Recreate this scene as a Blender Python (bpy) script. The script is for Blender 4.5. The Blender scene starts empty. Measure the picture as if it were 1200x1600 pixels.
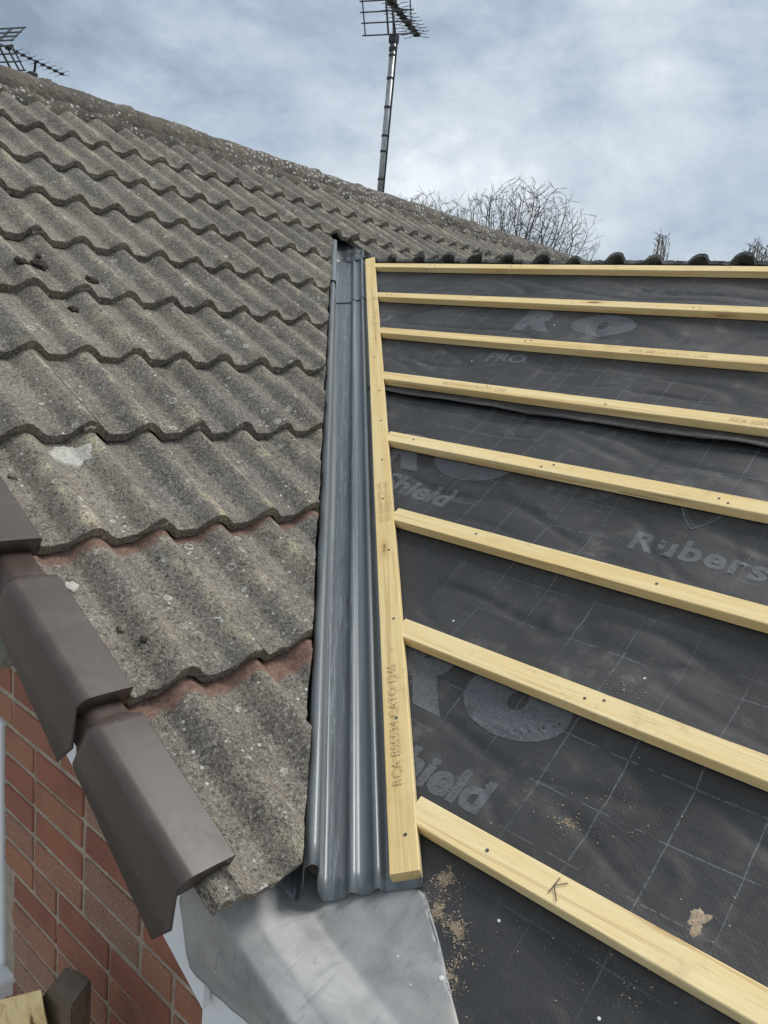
import bpy, bmesh, math, random
from mathutils import Vector, Matrix, noise

random.seed(7)
SC = bpy.context.scene
COL = SC.collection
R = math.radians

# ---------------------------------------------------------------- camera
# world: X runs along the roof battens, Y along the ridge of the tiled roof, Z up; the lens is the origin, the ground lies 5 m below
cam_d = bpy.data.cameras.new('camera')
cam = bpy.data.objects.new('camera', cam_d)
COL.objects.link(cam)
SC.camera = cam
cam_d.sensor_fit = 'VERTICAL'
cam_d.sensor_height = 36.0
cam_d.lens = 1216.5 / 1600 * 36.0
cam_d.clip_start = 0.02
cam_d.clip_end = 3000
cam.matrix_world = Matrix(((0.75322, -0.20574, 0.62477, 0), (0.65058, 0.09294, -0.75373, 0), (0.09701, 0.97418, 0.20385, 0), (0, 0, 0, 1)))
SC.render.resolution_x = 768
SC.render.resolution_y = 1024

# ---------------------------------------------------------------- light and sky (overcast)
SUN_EL, SUN_AZ = R(56), R(25)          # azimuth measured from +Y towards +X
world = bpy.data.worlds.new('World')
SC.world = world
world.use_nodes = True
wn, wl = world.node_tree.nodes, world.node_tree.links
wn.clear()
w_out = wn.new('ShaderNodeOutputWorld')
w_bg = wn.new('ShaderNodeBackground')
w_bg.inputs['Strength'].default_value = 0.1
w_sky = wn.new('ShaderNodeTexSky')
w_sky.sky_type = 'NISHITA'
w_sky.sun_disc = False
w_sky.sun_elevation = SUN_EL
w_sky.sun_rotation = SUN_AZ
w_tc = wn.new('ShaderNodeTexCoord')
w_map = wn.new('ShaderNodeMapping')
w_map.inputs['Scale'].default_value = (1.0, 1.0, 1.9)
w_map.inputs['Location'].default_value = (3.3, 2.2, 0.9)
wl.new(w_tc.outputs['Generated'], w_map.inputs['Vector'])
w_n1 = wn.new('ShaderNodeTexNoise')
w_n1.inputs['Scale'].default_value = 1.9
w_n1.inputs['Detail'].default_value = 8
w_n1.inputs['Roughness'].default_value = 0.61
w_n1.inputs['Distortion'].default_value = 0.15
wl.new(w_map.outputs[0], w_n1.inputs['Vector'])
w_r = wn.new('ShaderNodeValToRGB')
e = w_r.color_ramp.elements
e[0].position, e[0].color = 0.36, (0.155, 0.196, 0.25, 1)
e[1].position, e[1].color = 0.64, (0.515, 0.545, 0.575, 1)
m1 = e.new(0.46); m1.color = (0.262, 0.312, 0.368, 1)
m2 = e.new(0.57); m2.color = (0.395, 0.432, 0.47, 1)
wl.new(w_n1.outputs['Fac'], w_r.inputs['Fac'])
w_sc = wn.new('ShaderNodeVectorMath')
w_sc.operation = 'SCALE'
w_sc.inputs['Scale'].default_value = 9.0
wl.new(w_r.outputs['Color'], w_sc.inputs[0])
w_mix = wn.new('ShaderNodeMix')
w_mix.data_type = 'RGBA'
w_mix.inputs['Factor'].default_value = 0.95
wl.new(w_sky.outputs['Color'], w_mix.inputs['A'])
wl.new(w_sc.outputs['Vector'], w_mix.inputs['B'])
wl.new(w_mix.outputs['Result'], w_bg.inputs['Color'])
wl.new(w_bg.outputs[0], w_out.inputs['Surface'])

sun_d = bpy.data.lights.new('sun', 'SUN')
sun_d.energy = 1.35
sun_d.angle = R(20)
sun_d.color = (1.0, 0.975, 0.94)
sun = bpy.data.objects.new('sun', sun_d)
COL.objects.link(sun)
sdir = Vector((math.sin(SUN_AZ) * math.cos(SUN_EL), math.cos(SUN_AZ) * math.cos(SUN_EL), math.sin(SUN_EL)))
sun.rotation_euler = sdir.to_track_quat('Z', 'Y').to_euler()
sun.location = sdir * 30

SC.view_settings.view_transform = 'Standard'
SC.view_settings.look = 'None'
SC.view_settings.exposure = 0.95
SC.view_settings.gamma = 1.0

# ---------------------------------------------------------------- geometry frames
P = R(29.5)
c, s = math.cos(P), math.sin(P)
TAN = s / c
uA, nA = Vector((-c, 0, s)), Vector((s, 0, c))      # tiled slope: up-slope, normal
uB, nB = Vector((0, c, s)), Vector((0, -s, c))      # battened slope
dA, dB = -1.0795, -1.1678                           # plane of tile tails, plane of batten tops
MA = Matrix(((0, -c, s, s * dA), (1, 0, 0, 0), (0, s, c, c * dA), (0, 0, 0, 1)))    # local (along Y, up-slope, normal)
MB = Matrix(((1, 0, 0, 0), (0, c, -s, -s * dB), (0, s, c, c * dB), (0, 0, 0, 1)))   # local (along X, up-slope, normal)
def A(y, u, h=0.0): return MA @ Vector((y, u, h))
def B(x, t, h=0.0): return MB @ Vector((x, t, h))
VAL = 0.067                                         # valley centre: x + y = VAL
VD = Vector((-1, 1, TAN)).normalized()              # up the valley
VL = Vector((1, 1, 0)).normalized()                 # across the valley, towards the battened slope
VN = VL.cross(VD)
VP = Vector((VAL - 0.826, 0.826, (-1.193 + s * 0.826) / c))
def V(tau, l, n): return VP + VD * tau + VL * l + VN * n

# ---------------------------------------------------------------- node helper
class NT:
    def __init__(self, name):
        self.m = bpy.data.materials.new(name)
        self.m.use_nodes = True
        self.t = self.m.node_tree
        self.t.nodes.clear()
        self.out = self.t.nodes.new('ShaderNodeOutputMaterial')
        self.b = self.t.nodes.new('ShaderNodeBsdfPrincipled')
        self.t.links.new(self.b.outputs[0], self.out.inputs['Surface'])
    def n(self, typ, **kw):
        nd = self.t.nodes.new('ShaderNode' + typ)
        for k, v in kw.items():
            if k in nd.inputs.keys() if isinstance(k, str) else False:
                self.put(nd.inputs[k], v)
            else:
                setattr(nd, k, v)
        return nd
    def put(self, sock, v):
        if isinstance(v, bpy.types.NodeSocket): self.t.links.new(v, sock)
        else:
            if isinstance(v, tuple) and len(v) == 3 and sock.type == 'RGBA': v = (*v, 1)
            sock.default_value = v
    def set(self, **kw):
        for k, v in kw.items(): self.put(self.b.inputs[k.replace('_', ' ')], v)
    def obj(self, rnd=True):
        tc = self.n('TexCoord')
        if not rnd: return tc.outputs['Object']
        oi = self.n('ObjectInfo')
        mu = self.math('MULTIPLY', oi.outputs['Random'], 61.7)
        cb = self.n('CombineXYZ')
        self.put(cb.inputs[0], mu); self.put(cb.inputs[1], self.math('MULTIPLY', mu, 1.37)); self.put(cb.inputs[2], self.math('MULTIPLY', mu, 0.73))
        ad = self.n('VectorMath', operation='ADD')
        self.put(ad.inputs[0], tc.outputs['Object']); self.put(ad.inputs[1], cb.outputs[0])
        return ad.outputs[0]
    def rand(self): return self.n('ObjectInfo').outputs['Random']
    def scale(self, v, sc):
        mp = self.n('Mapping'); self.put(mp.inputs['Vector'], v); mp.inputs['Scale'].default_value = sc
        return mp.outputs[0]
    def noise(self, v, sc, det=4, rough=0.55, dist=0.0):
        nd = self.n('TexNoise')
        self.put(nd.inputs['Vector'], v)
        nd.inputs['Scale'].default_value = sc; nd.inputs['Detail'].default_value = det
        nd.inputs['Roughness'].default_value = rough; nd.inputs['Distortion'].default_value = dist
        return nd.outputs['Fac']
    def voro(self, v, sc, feat='F1', out='Distance', rnd=1.0):
        nd = self.n('TexVoronoi'); nd.feature = feat
        self.put(nd.inputs['Vector'], v); nd.inputs['Scale'].default_value = sc; nd.inputs['Randomness'].default_value = rnd
        return nd.outputs[out]
    def math(self, op, a, b=0.0, cl=False):
        nd = self.n('Math'); nd.operation = op; nd.use_clamp = cl
        self.put(nd.inputs[0], a); self.put(nd.inputs[1], b)
        return nd.outputs[0]
    def ramp(self, f, lo, hi):
        nd = self.n('MapRange'); nd.interpolation_type = 'SMOOTHSTEP'
        self.put(nd.inputs['Value'], f)
        nd.inputs['From Min'].default_value = lo; nd.inputs['From Max'].default_value = hi
        return nd.outputs[0]
    def mix(self, f, a, b, mode='MIX'):
        nd = self.n('Mix'); nd.data_type = 'RGBA'; nd.blend_type = mode
        self.put(nd.inputs['Factor'], f); self.put(nd.inputs['A'], a); self.put(nd.inputs['B'], b)
        return nd.outputs['Result']
    def sep(self, v):
        nd = self.n('SeparateXYZ'); self.put(nd.inputs[0], v); return nd.outputs
    def bump(self, h, strength=0.4, dist=0.002, prev=None):
        nd = self.n('Bump'); self.put(nd.inputs['Height'], h)
        nd.inputs['Strength'].default_value = strength; nd.inputs['Distance'].default_value = dist
        if prev is not None: self.put(nd.inputs['Normal'], prev)
        return nd.outputs[0]

def mul(*a, nt=None):
    r = a[0]
    for b in a[1:]: r = nt.math('MULTIPLY', r, b)
    return r

# ---------------------------------------------------------------- materials
def mat_tile(name, fresh):
    t = NT(name)
    o = t.obj(); loc = t.obj(False); sx = t.sep(loc)
    big = t.noise(o, 5.5, 5, 0.6)
    med = t.noise(o, 28, 5, 0.65)
    grit = t.noise(o, 330, 3, 0.7)
    col = t.mix(t.ramp(big, 0.3, 0.7), (0.146, 0.132, 0.116), (0.262, 0.238, 0.206))
    col = t.mix(1.0, col, t.mix(t.rand(), (0.86, 0.84, 0.82), (1.22, 1.17, 1.10)), 'MULTIPLY')
    col = t.mix(t.math('MULTIPLY', t.ramp(med, 0.52, 0.75), 0.75), col, (0.30, 0.275, 0.215))
    col = t.mix(t.math('MULTIPLY', t.ramp(med, 0.46, 0.28), 0.75), col, (0.085, 0.077, 0.070))
    mid = t.noise(o, 95, 5, 0.72)
    col = t.mix(t.math('MULTIPLY', t.ramp(mid, 0.52, 0.70), 0.55), col, (0.33, 0.30, 0.245))
    col = t.mix(t.math('MULTIPLY', t.ramp(mid, 0.46, 0.30), 0.65), col, (0.058, 0.054, 0.050))
    col = t.mix(t.math('MULTIPLY', t.ramp(t.noise(o, 2.3, 3, 0.5), 0.48, 0.66), 0.45), col, (0.155, 0.150, 0.142))
    # pale crusty growth along the crowns of the rolls
    crown = t.ramp(t.noise(t.scale(o, (1, 0.35, 1)), 22, 4, 0.7), 0.48, 0.64)
    wave = t.math('ABSOLUTE', t.math('SINE', t.math('MULTIPLY', sx[0], math.pi / 0.15)))
    onr = t.ramp(wave, 0.75, 0.2)
    col = t.mix(mul(crown, onr, t.ramp(grit, 0.34, 0.56), t.ramp(big, 0.36, 0.56), nt=t), col, (0.50, 0.44, 0.29))
    # sand grains
    sp = t.voro(o, 560, out='Color')
    sps = t.sep(sp)
    col = t.mix(t.math('MULTIPLY', t.ramp(sps[0], 0.74, 0.92), 0.6), col, (0.44, 0.39, 0.30))
    col = t.mix(t.math('MULTIPLY', t.ramp(sps[1], 0.74, 0.9), 0.62), col, (0.035, 0.032, 0.03))
    s2 = t.sep(t.voro(o, 210, out='Color'))
    col = t.mix(t.math('MULTIPLY', t.ramp(s2[0], 0.84, 0.94), 0.50), col, (0.42, 0.385, 0.32))
    col = t.mix(t.math('MULTIPLY', t.ramp(s2[1], 0.82, 0.92), 0.60), col, (0.050, 0.046, 0.042))
    # lichen: solid white dots and thin rings
    vo = t.n('TexVoronoi'); t.put(vo.inputs['Vector'], o); vo.inputs['Scale'].default_value = 21
    vc = t.sep(vo.outputs['Color']); wob = t.math('MULTIPLY', t.math('SUBTRACT', t.noise(o, 170, 2), 0.5), 0.30)
    dd = t.math('ADD', vo.outputs['Distance'], wob)
    ring = t.math('MULTIPLY', t.ramp(t.math('ABSOLUTE', t.math('SUBTRACT', dd, 0.20)), 0.055, 0.02), t.ramp(vc[0], 0.80, 0.84))
    dot = t.math('MULTIPLY', t.ramp(dd, 0.17, 0.08), t.ramp(vc[1], 0.78, 0.82))
    gate = t.ramp(t.noise(o, 3.2, 2), 0.32, 0.54)
    lich = t.math('MULTIPLY', t.math('MAXIMUM', ring, dot, True), gate)
    col = t.mix(t.math('MULTIPLY', lich, t.ramp(grit, 0.3, 0.6)), col, (0.56, 0.55, 0.49))
    vo2 = t.n('TexVoronoi'); t.put(vo2.inputs['Vector'], o); vo2.inputs['Scale'].default_value = 62
    d2 = t.math('ADD', vo2.outputs['Distance'], wob)
    dots2 = mul(t.ramp(d2, 0.26, 0.12), t.ramp(t.sep(vo2.outputs['Color'])[2], 0.80, 0.84), gate, nt=t)
    col = t.mix(dots2, col, (0.58, 0.57, 0.53))
    # dark damp stain and green film
    col = t.mix(t.math('MULTIPLY', t.ramp(t.noise(o, 11, 4, 0.6), 0.58, 0.74), 0.5), col, (0.062, 0.058, 0.050))
    # head of the tile that lay covered by the course above
    edge = t.math('ADD', sx[1], t.math('MULTIPLY', t.math('SUBTRACT', t.noise(o, 38, 4, 0.7), 0.5), 0.05))
    new = t.ramp(edge, fresh, fresh + 0.012)
    col = t.mix(new, col, t.mix(t.ramp(mid, 0.35, 0.65), (0.165, 0.098, 0.075), (0.265, 0.170, 0.132)))
    h1 = t.bump(t.noise(o, 300, 4, 0.75), 0.9, 0.0022)
    h2 = t.bump(t.noise(o, 60, 5, 0.7), 0.6, 0.005, h1)
    h3 = t.bump(t.math('ADD', lich, dots2), 0.35, 0.0012, h2)
    t.set(Base_Color=col, Roughness=0.93, Normal=h3)
    t.b.inputs['Specular IOR Level'].default_value = 0.25
    return t.m

def mat_ridge():
    t = NT('ridge_concrete')
    o = t.obj()
    big = t.noise(o, 7, 5, 0.65); grit = t.noise(o, 200, 3, 0.7)
    col = t.mix(t.ramp(big, 0.3, 0.7), (0.070, 0.061, 0.050), (0.165, 0.142, 0.112))
    col = t.mix(t.math('MULTIPLY', t.ramp(t.noise(o, 16, 4, 0.7), 0.55, 0.7), 0.6), col, (0.06, 0.058, 0.042))
    vo = t.n('TexVoronoi'); t.put(vo.inputs['Vector'], o); vo.inputs['Scale'].default_value = 46
    d = t.math('ADD', vo.outputs['Distance'], t.math('MULTIPLY', t.math('SUBTRACT', t.noise(o, 130, 2), 0.5), 0.5))
    sc = t.sep(vo.outputs['Color'])
    white = t.math('MULTIPLY', t.ramp(d, 0.42, 0.26), t.math('MULTIPLY', t.ramp(sc[0], 0.30, 0.42), t.ramp(t.noise(o, 4.0, 3, 0.6), 0.44, 0.56)))
    few = t.math('MULTIPLY', t.ramp(d, 0.3, 0.18), t.ramp(sc[1], 0.84, 0.9))
    col = t.mix(t.math('MAXIMUM', white, few, True), col, (0.52, 0.51, 0.48))
    col = t.mix(t.math('MULTIPLY', t.ramp(t.noise(o, 5, 3), 0.62, 0.72), 0.3), col, (0.20, 0.155, 0.06))
    col = t.mix(t.math('MULTIPLY', t.ramp(grit, 0.62, 0.72), 0.5), col, (0.03, 0.03, 0.028))
    h = t.bump(t.noise(o, 120, 5, 0.7), 0.8, 0.004)
    h = t.bump(t.noise(o, 30, 4, 0.6), 0.9, 0.014, h)
    t.set(Base_Color=col, Roughness=0.95, Normal=h)
    return t.m

def mat_mortar(name, a=(0.20, 0.18, 0.155), b=(0.32, 0.29, 0.25)):
    t = NT(name); o = t.obj(False)
    col = t.mix(t.ramp(t.noise(o, 18, 5, 0.65), 0.3, 0.7), a, b)
    col = t.mix(t.math('MULTIPLY', t.ramp(t.noise(o, 240, 3), 0.58, 0.72), 0.6), col, (0.07, 0.065, 0.06))
    t.set(Base_Color=col, Roughness=0.95, Normal=t.bump(t.noise(o, 190, 4, 0.7), 0.7, 0.003))
    return t.m

def mat_brick():
    t = NT('brick_clay'); o = t.obj(); rn = t.rand()
    cr = t.n('ValToRGB'); t.put(cr.inputs[0], rn)
    el = cr.color_ramp.elements
    el[0].position, el[0].color = 0.0, (0.26, 0.084, 0.052, 1)
    el[1].position, el[1].color = 1.0, (0.33, 0.165, 0.10, 1)
    for p_, q in ((0.2, (0.36, 0.125, 0.070, 1)), (0.4, (0.30, 0.094, 0.058, 1)), (0.55, (0.41, 0.165, 0.085, 1)), (0.72, (0.33, 0.145, 0.092, 1)), (0.86, (0.27, 0.165, 0.115, 1))):
        x = el.new(p_); x.color = q
    col = cr.outputs[0]
    col = t.mix(t.math('MULTIPLY', t.ramp(t.noise(o, 9, 3, 0.5), 0.45, 0.7), 0.6), col, (0.19, 0.060, 0.042))
    col = t.mix(t.math('MULTIPLY', t.ramp(t.noise(o, 14, 4, 0.6), 0.52, 0.74), 0.5), col, (0.34, 0.15, 0.085))
    col = t.mix(0.32, col, (0.235, 0.128, 0.082))
    col = t.mix(mul(t.ramp(t.noise(o, 210, 3, 0.7), 0.50, 0.64), t.ramp(rn, 0.25, 0.8), nt=t), col, (0.38, 0.26, 0.185))
    col = t.mix(t.math('MULTIPLY', t.ramp(t.noise(o, 280, 2, 0.6), 0.60, 0.70), 0.6), col, (0.055, 0.032, 0.026))
    h = t.bump(t.noise(o, 230, 4, 0.7), 0.6, 0.0016)
    t.set(Base_Color=col, Roughness=0.88, Normal=t.bump(t.noise(o, 34, 3), 0.4, 0.004, h))
    return t.m

def mat_verge():
    t = NT('brown_plastic'); o = t.obj()
    smear = t.noise(t.scale(o, (1.0, 1.6, 1)), 13, 6, 0.68, 0.5)
    dust = t.ramp(smear, 0.46, 0.68)
    col = t.mix(t.math('MULTIPLY', dust, 0.17), (0.070, 0.051, 0.043), (0.175, 0.145, 0.128))
    scr = t.ramp(t.noise(t.scale(o, (60, 6, 40)), 5, 3, 0.6), 0.66, 0.74)
    col = t.mix(t.math('MULTIPLY', scr, 0.35), col, (0.24, 0.22, 0.20))
    col = t.mix(t.math('MULTIPLY', t.ramp(t.noise(o, 34, 4, 0.7), 0.64, 0.80), 0.25), col, (0.20, 0.18, 0.165))
    t.set(Base_Color=col, Roughness=t.math('ADD', 0.42, t.math('MULTIPLY', dust, 0.08)), Normal=t.bump(t.noise(o, 60, 3), 0.06, 0.002))
    return t.m

def mat_plain(name, col, rough=0.6, var=0.15, sc=30, metal=0.0, bump=0.15, bd=0.002):
    t = NT(name); o = t.obj()
    k = t.ramp(t.noise(o, sc, 4, 0.6), 0.3, 0.7)
    a = tuple(x * (1 - var) for x in col); b = tuple(min(1, x * (1 + var)) for x in col)
    t.set(Base_Color=t.mix(k, a, b), Roughness=rough, Metallic=metal)
    if bump: t.set(Normal=t.bump(t.noise(o, sc * 4, 3), bump, bd))
    return t.m

def mat_wood(name, base, dark, edge, knots=0.82):
    t = NT(name); o = t.obj(); sx = t.sep(o)
    g = t.noise(t.scale(o, (2.2, 46, 30)), 1.0, 5, 0.55, 0.5)
    f = t.noise(t.scale(o, (9, 420, 240)), 1.0, 3, 0.6)
    col = t.mix(t.ramp(g, 0.30, 0.72), base, edge)
    col = t.mix(t.math('MULTIPLY', t.ramp(t.noise(t.scale(o, (1.1, 60, 25)), 1.0, 3, 0.5, 0.8), 0.56, 0.66), 0.50), col, dark)
    col = t.mix(t.math('MULTIPLY', t.ramp(f, 0.50, 0.75), 0.34), col, dark)
    col = t.mix(1.0, col, t.mix(t.rand(), (0.90, 0.86, 0.78), (1.06, 1.06, 1.08)), 'MULTIPLY')
    kn = t.n('TexVoronoi'); t.put(kn.inputs['Vector'], t.scale(o, (4.2, 16, 16))); kn.inputs['Scale'].default_value = 1.0
    kd = t.math('ADD', kn.outputs['Distance'], t.math('MULTIPLY', t.math('SUBTRACT', t.noise(o, 60, 2), 0.5), 0.12))
    kg = t.ramp(t.sep(kn.outputs['Color'])[0], knots, knots + 0.03)
    col = t.mix(t.math('MULTIPLY', t.math('MULTIPLY', t.ramp(kd, 0.32, 0.10), kg), 0.55), col, dark)
    col = t.mix(t.math('MULTIPLY', t.math('MULTIPLY', t.ramp(kd, 0.14, 0.06), kg), 0.9), col, (0.13, 0.060, 0.022))
    col = t.mix(t.math('MULTIPLY', t.ramp(t.noise(o, 6.5, 4, 0.7), 0.56, 0.76), 0.42), col, (0.40, 0.28, 0.15))
    col = t.mix(t.math('MULTIPLY', t.math('MULTIPLY', t.ramp(t.noise(o, 70, 4, 0.75), 0.58, 0.70), t.ramp(t.noise(o, 4.0, 3, 0.6), 0.50, 0.66)), 0.55), col, (0.23, 0.17, 0.115))
    spl = t.math('MULTIPLY', t.ramp(t.noise(t.scale(o, (3.0, 300, 120)), 1.0, 2, 0.5, 0.3), 0.70, 0.735), 0.6)
    col = t.mix(spl, col, (0.20, 0.125, 0.055))
    h = t.bump(f, 0.5, 0.0010)
    t.set(Base_Color=col, Roughness=0.78, Normal=t.bump(g, 0.2, 0.001, h))
    t.b.inputs['Specular IOR Level'].default_value = 0.3
    return t.m

def mat_membrane(name, seed):
    t = NT(name)
    uv = t.n('UVMap').outputs['UV']; q = t.sep(uv)
    mp = t.n('Mapping'); t.put(mp.inputs['Vector'], uv); mp.inputs['Location'].default_value = (seed, seed * 0.7, seed)
    o = mp.outputs[0]
    big = t.noise(o, 3.5, 5, 0.6); med = t.noise(o, 16, 5, 0.65)
    col = t.mix(t.ramp(big, 0.3, 0.7), (0.0180, 0.0180, 0.0184), (0.033, 0.033, 0.0335))
    # scuffs and site dust
    col = t.mix(t.math('MULTIPLY', t.math('MULTIPLY', t.ramp(med, 0.50, 0.74), t.ramp(big, 0.42, 0.66)), 0.8), col, (0.125, 0.117, 0.106))
    scr = t.ramp(t.noise(t.scale(o, (3, 34, 1)), 1.6, 4, 0.7, 0.6), 0.64, 0.75)
    col = t.mix(t.math('MULTIPLY', scr, 0.35), col, (0.12, 0.12, 0.12))
    spk = t.n('TexVoronoi'); t.put(spk.inputs['Vector'], o); spk.inputs['Scale'].default_value = 60
    col = t.mix(t.math('MULTIPLY', t.ramp(spk.outputs['Distance'], 0.10, 0.05), t.ramp(t.sep(spk.outputs['Color'])[0], 0.92, 0.94)), col, (0.34, 0.32, 0.28))
    # printed grid, broken and faded
    def lines(co, pitch, off, w):
        fr = t.math('FRACT', t.math('ADD', t.math('DIVIDE', co, pitch), off))
        return t.ramp(t.math('ABSOLUTE', t.math('SUBTRACT', fr, 0.5)), w / pitch, 0.35 * w / pitch)
    wob = t.math('MULTIPLY', t.math('SUBTRACT', t.noise(o, 5, 2), 0.5), 0.010)
    gx = lines(t.math('ADD', q[0], wob), 0.1165, 0.29, 0.0016)
    gy = lines(t.math('ADD', q[1], wob), 0.112, 0.545, 0.0016)
    dash = t.ramp(t.noise(t.scale(o, (22, 1, 1)), 1.0, 1), 0.36, 0.42)
    fade = t.ramp(t.noise(o, 2.1, 3, 0.6), 0.40, 0.60)
    grid = t.math('MULTIPLY', t.math('MAXIMUM', t.math('MULTIPLY', gy, dash), gx, True), t.math('ADD', t.math('MULTIPLY', fade, 0.48), 0.03))
    grid = t.math('MULTIPLY', grid, t.ramp(t.noise(o, 130, 2), 0.30, 0.55))
    col = t.mix(grid, col, (0.22, 0.225, 0.23))
    wv = t.n('TexWave'); wv.wave_type = 'BANDS'; wv.bands_direction = 'DIAGONAL'
    t.put(wv.inputs['Vector'], o); wv.inputs['Scale'].default_value = 62; wv.inputs['Distortion'].default_value = 1.0; wv.inputs['Detail'].default_value = 1
    h = t.bump(wv.outputs['Fac'], 0.07, 0.001)
    h = t.bump(t.noise(o, 420, 2), 0.30, 0.0008, h)
    h = t.bump(t.noise(t.scale(o, (1, 2.2, 1)), 14, 4, 0.6, 0.9), 0.24, 0.008, h)
    t.set(Base_Color=col, Roughness=t.math('ADD', 0.50, t.math('MULTIPLY', med, 0.16)), Normal=h)
    t.b.inputs['Specular IOR Level'].default_value = 0.55
    return t.m

def mat_ink():
    t = NT('pale_ink'); o = t.obj()
    col = t.mix(t.ramp(t.noise(o, 160, 3, 0.7), 0.36, 0.62), (0.068, 0.071, 0.078), (0.108, 0.113, 0.123))
    col = t.mix(t.math('MULTIPLY', t.ramp(t.noise(o, 14, 4, 0.7), 0.50, 0.72), 0.6), col, (0.036, 0.037, 0.04))
    t.set(Base_Color=col, Roughness=0.6)
    return t.m

def mat_stamp():
    t = NT('stamp_ink'); o = t.obj()
    col = t.mix(t.ramp(t.noise(o, 260, 3, 0.7), 0.40, 0.58), (0.47, 0.36, 0.19), (0.74, 0.56, 0.28))
    t.set(Base_Color=col, Roughness=0.8)
    return t.m

def mat_trough():
    t = NT('grey_valley_sheet'); o = t.obj(False); q = t.sep(o)
    st = t.noise(t.scale(o, (70, 1.1, 60)), 1.0, 5, 0.62, 0.3)
    col = t.mix(t.ramp(st, 0.30, 0.70), (0.098, 0.112, 0.122), (0.188, 0.206, 0.217))
    # water runs: pale wavering trails down the pan
    run = t.noise(t.scale(o, (110, 7, 60)), 1.0, 5, 0.75, 1.6)
    pan = t.math('MULTIPLY', t.ramp(q[0], 0.0, 0.03), t.ramp(q[0], 0.075, 0.055))
    col = t.mix(t.math('MULTIPLY', t.ramp(run, 0.54, 0.62), t.math('MULTIPLY', pan, 0.55)), col, (0.33, 0.36, 0.38))
    col = t.mix(t.math('MULTIPLY', t.ramp(run, 0.44, 0.36), t.math('MULTIPLY', pan, 0.5)), col, (0.055, 0.066, 0.075))
    col = t.mix(t.math('MULTIPLY', t.ramp(t.noise(o, 26, 5, 0.7), 0.54, 0.72), 0.35), col, (0.25, 0.255, 0.25))
    col = t.mix(t.math('MULTIPLY', t.ramp(t.noise(o, 300, 3, 0.7), 0.60, 0.72), 0.35), col, (0.30, 0.30, 0.295))
    scr = t.ramp(t.noise(t.scale(o, (260, 5, 90)), 1.0, 2, 0.6, 0.6), 0.66, 0.72)
    col = t.mix(t.math('MULTIPLY', scr, 0.35), col, (0.36, 0.37, 0.375))
    rip = t.bump(t.noise(t.scale(o, (12, 3.5, 12)), 1.0, 3, 0.5), 0.22, 0.006)
    t.set(Base_Color=col, Metallic=0.15, Roughness=t.math('ADD', 0.26, t.math('MULTIPLY', st, 0.20)), Normal=rip)
    return t.m

def mat_lead(dark=False):
    t = NT('lead_sheet'); o = t.obj(False)
    n1 = t.noise(o, 9, 5, 0.6, 0.6); n2 = t.noise(t.scale(o, (60, 6, 20)), 1.0, 4, 0.6)
    col = t.mix(t.ramp(n1, 0.32, 0.68), (0.265, 0.265, 0.260), (0.375, 0.374, 0.362))
    col = t.mix(t.math('MULTIPLY', t.ramp(t.noise(o, 13, 3, 0.6), 0.55, 0.72), 0.45), col, (0.40, 0.375, 0.31))
    col = t.mix(t.math('MULTIPLY', t.ramp(n2, 0.54, 0.70), 0.45), col, (0.16, 0.168, 0.18))
    fine = t.noise(t.scale(o, (340, 16, 60)), 1.0, 3, 0.6, 0.4)
    col = t.mix(t.math('MULTIPLY', t.ramp(fine, 0.62, 0.70), 0.4), col, (0.50, 0.50, 0.48))
    col = t.mix(t.math('MULTIPLY', t.ramp(t.noise(o, 90, 4, 0.7), 0.58, 0.72), 0.3), col, (0.13, 0.135, 0.14))
    vo = t.n('TexVoronoi'); t.put(vo.inputs['Vector'], o); vo.inputs['Scale'].default_value = 48
    col = t.mix(t.math('MULTIPLY', t.ramp(vo.outputs['Distance'], 0.10, 0.05), t.ramp(t.sep(vo.outputs['Color'])[0], 0.86, 0.9)), col, (0.7, 0.7, 0.68))
    h = t.bump(t.noise(o, 16, 3, 0.5), 0.25, 0.006)
    t.set(Base_Color=col, Metallic=0.18, Roughness=t.math('ADD', 0.50, t.math('MULTIPLY', n1, 0.2)), Normal=t.bump(t.noise(t.scale(o, (5, 60, 20)), 1.0, 3, 0.6), 0.12, 0.001, h))
    return t.m

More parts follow.
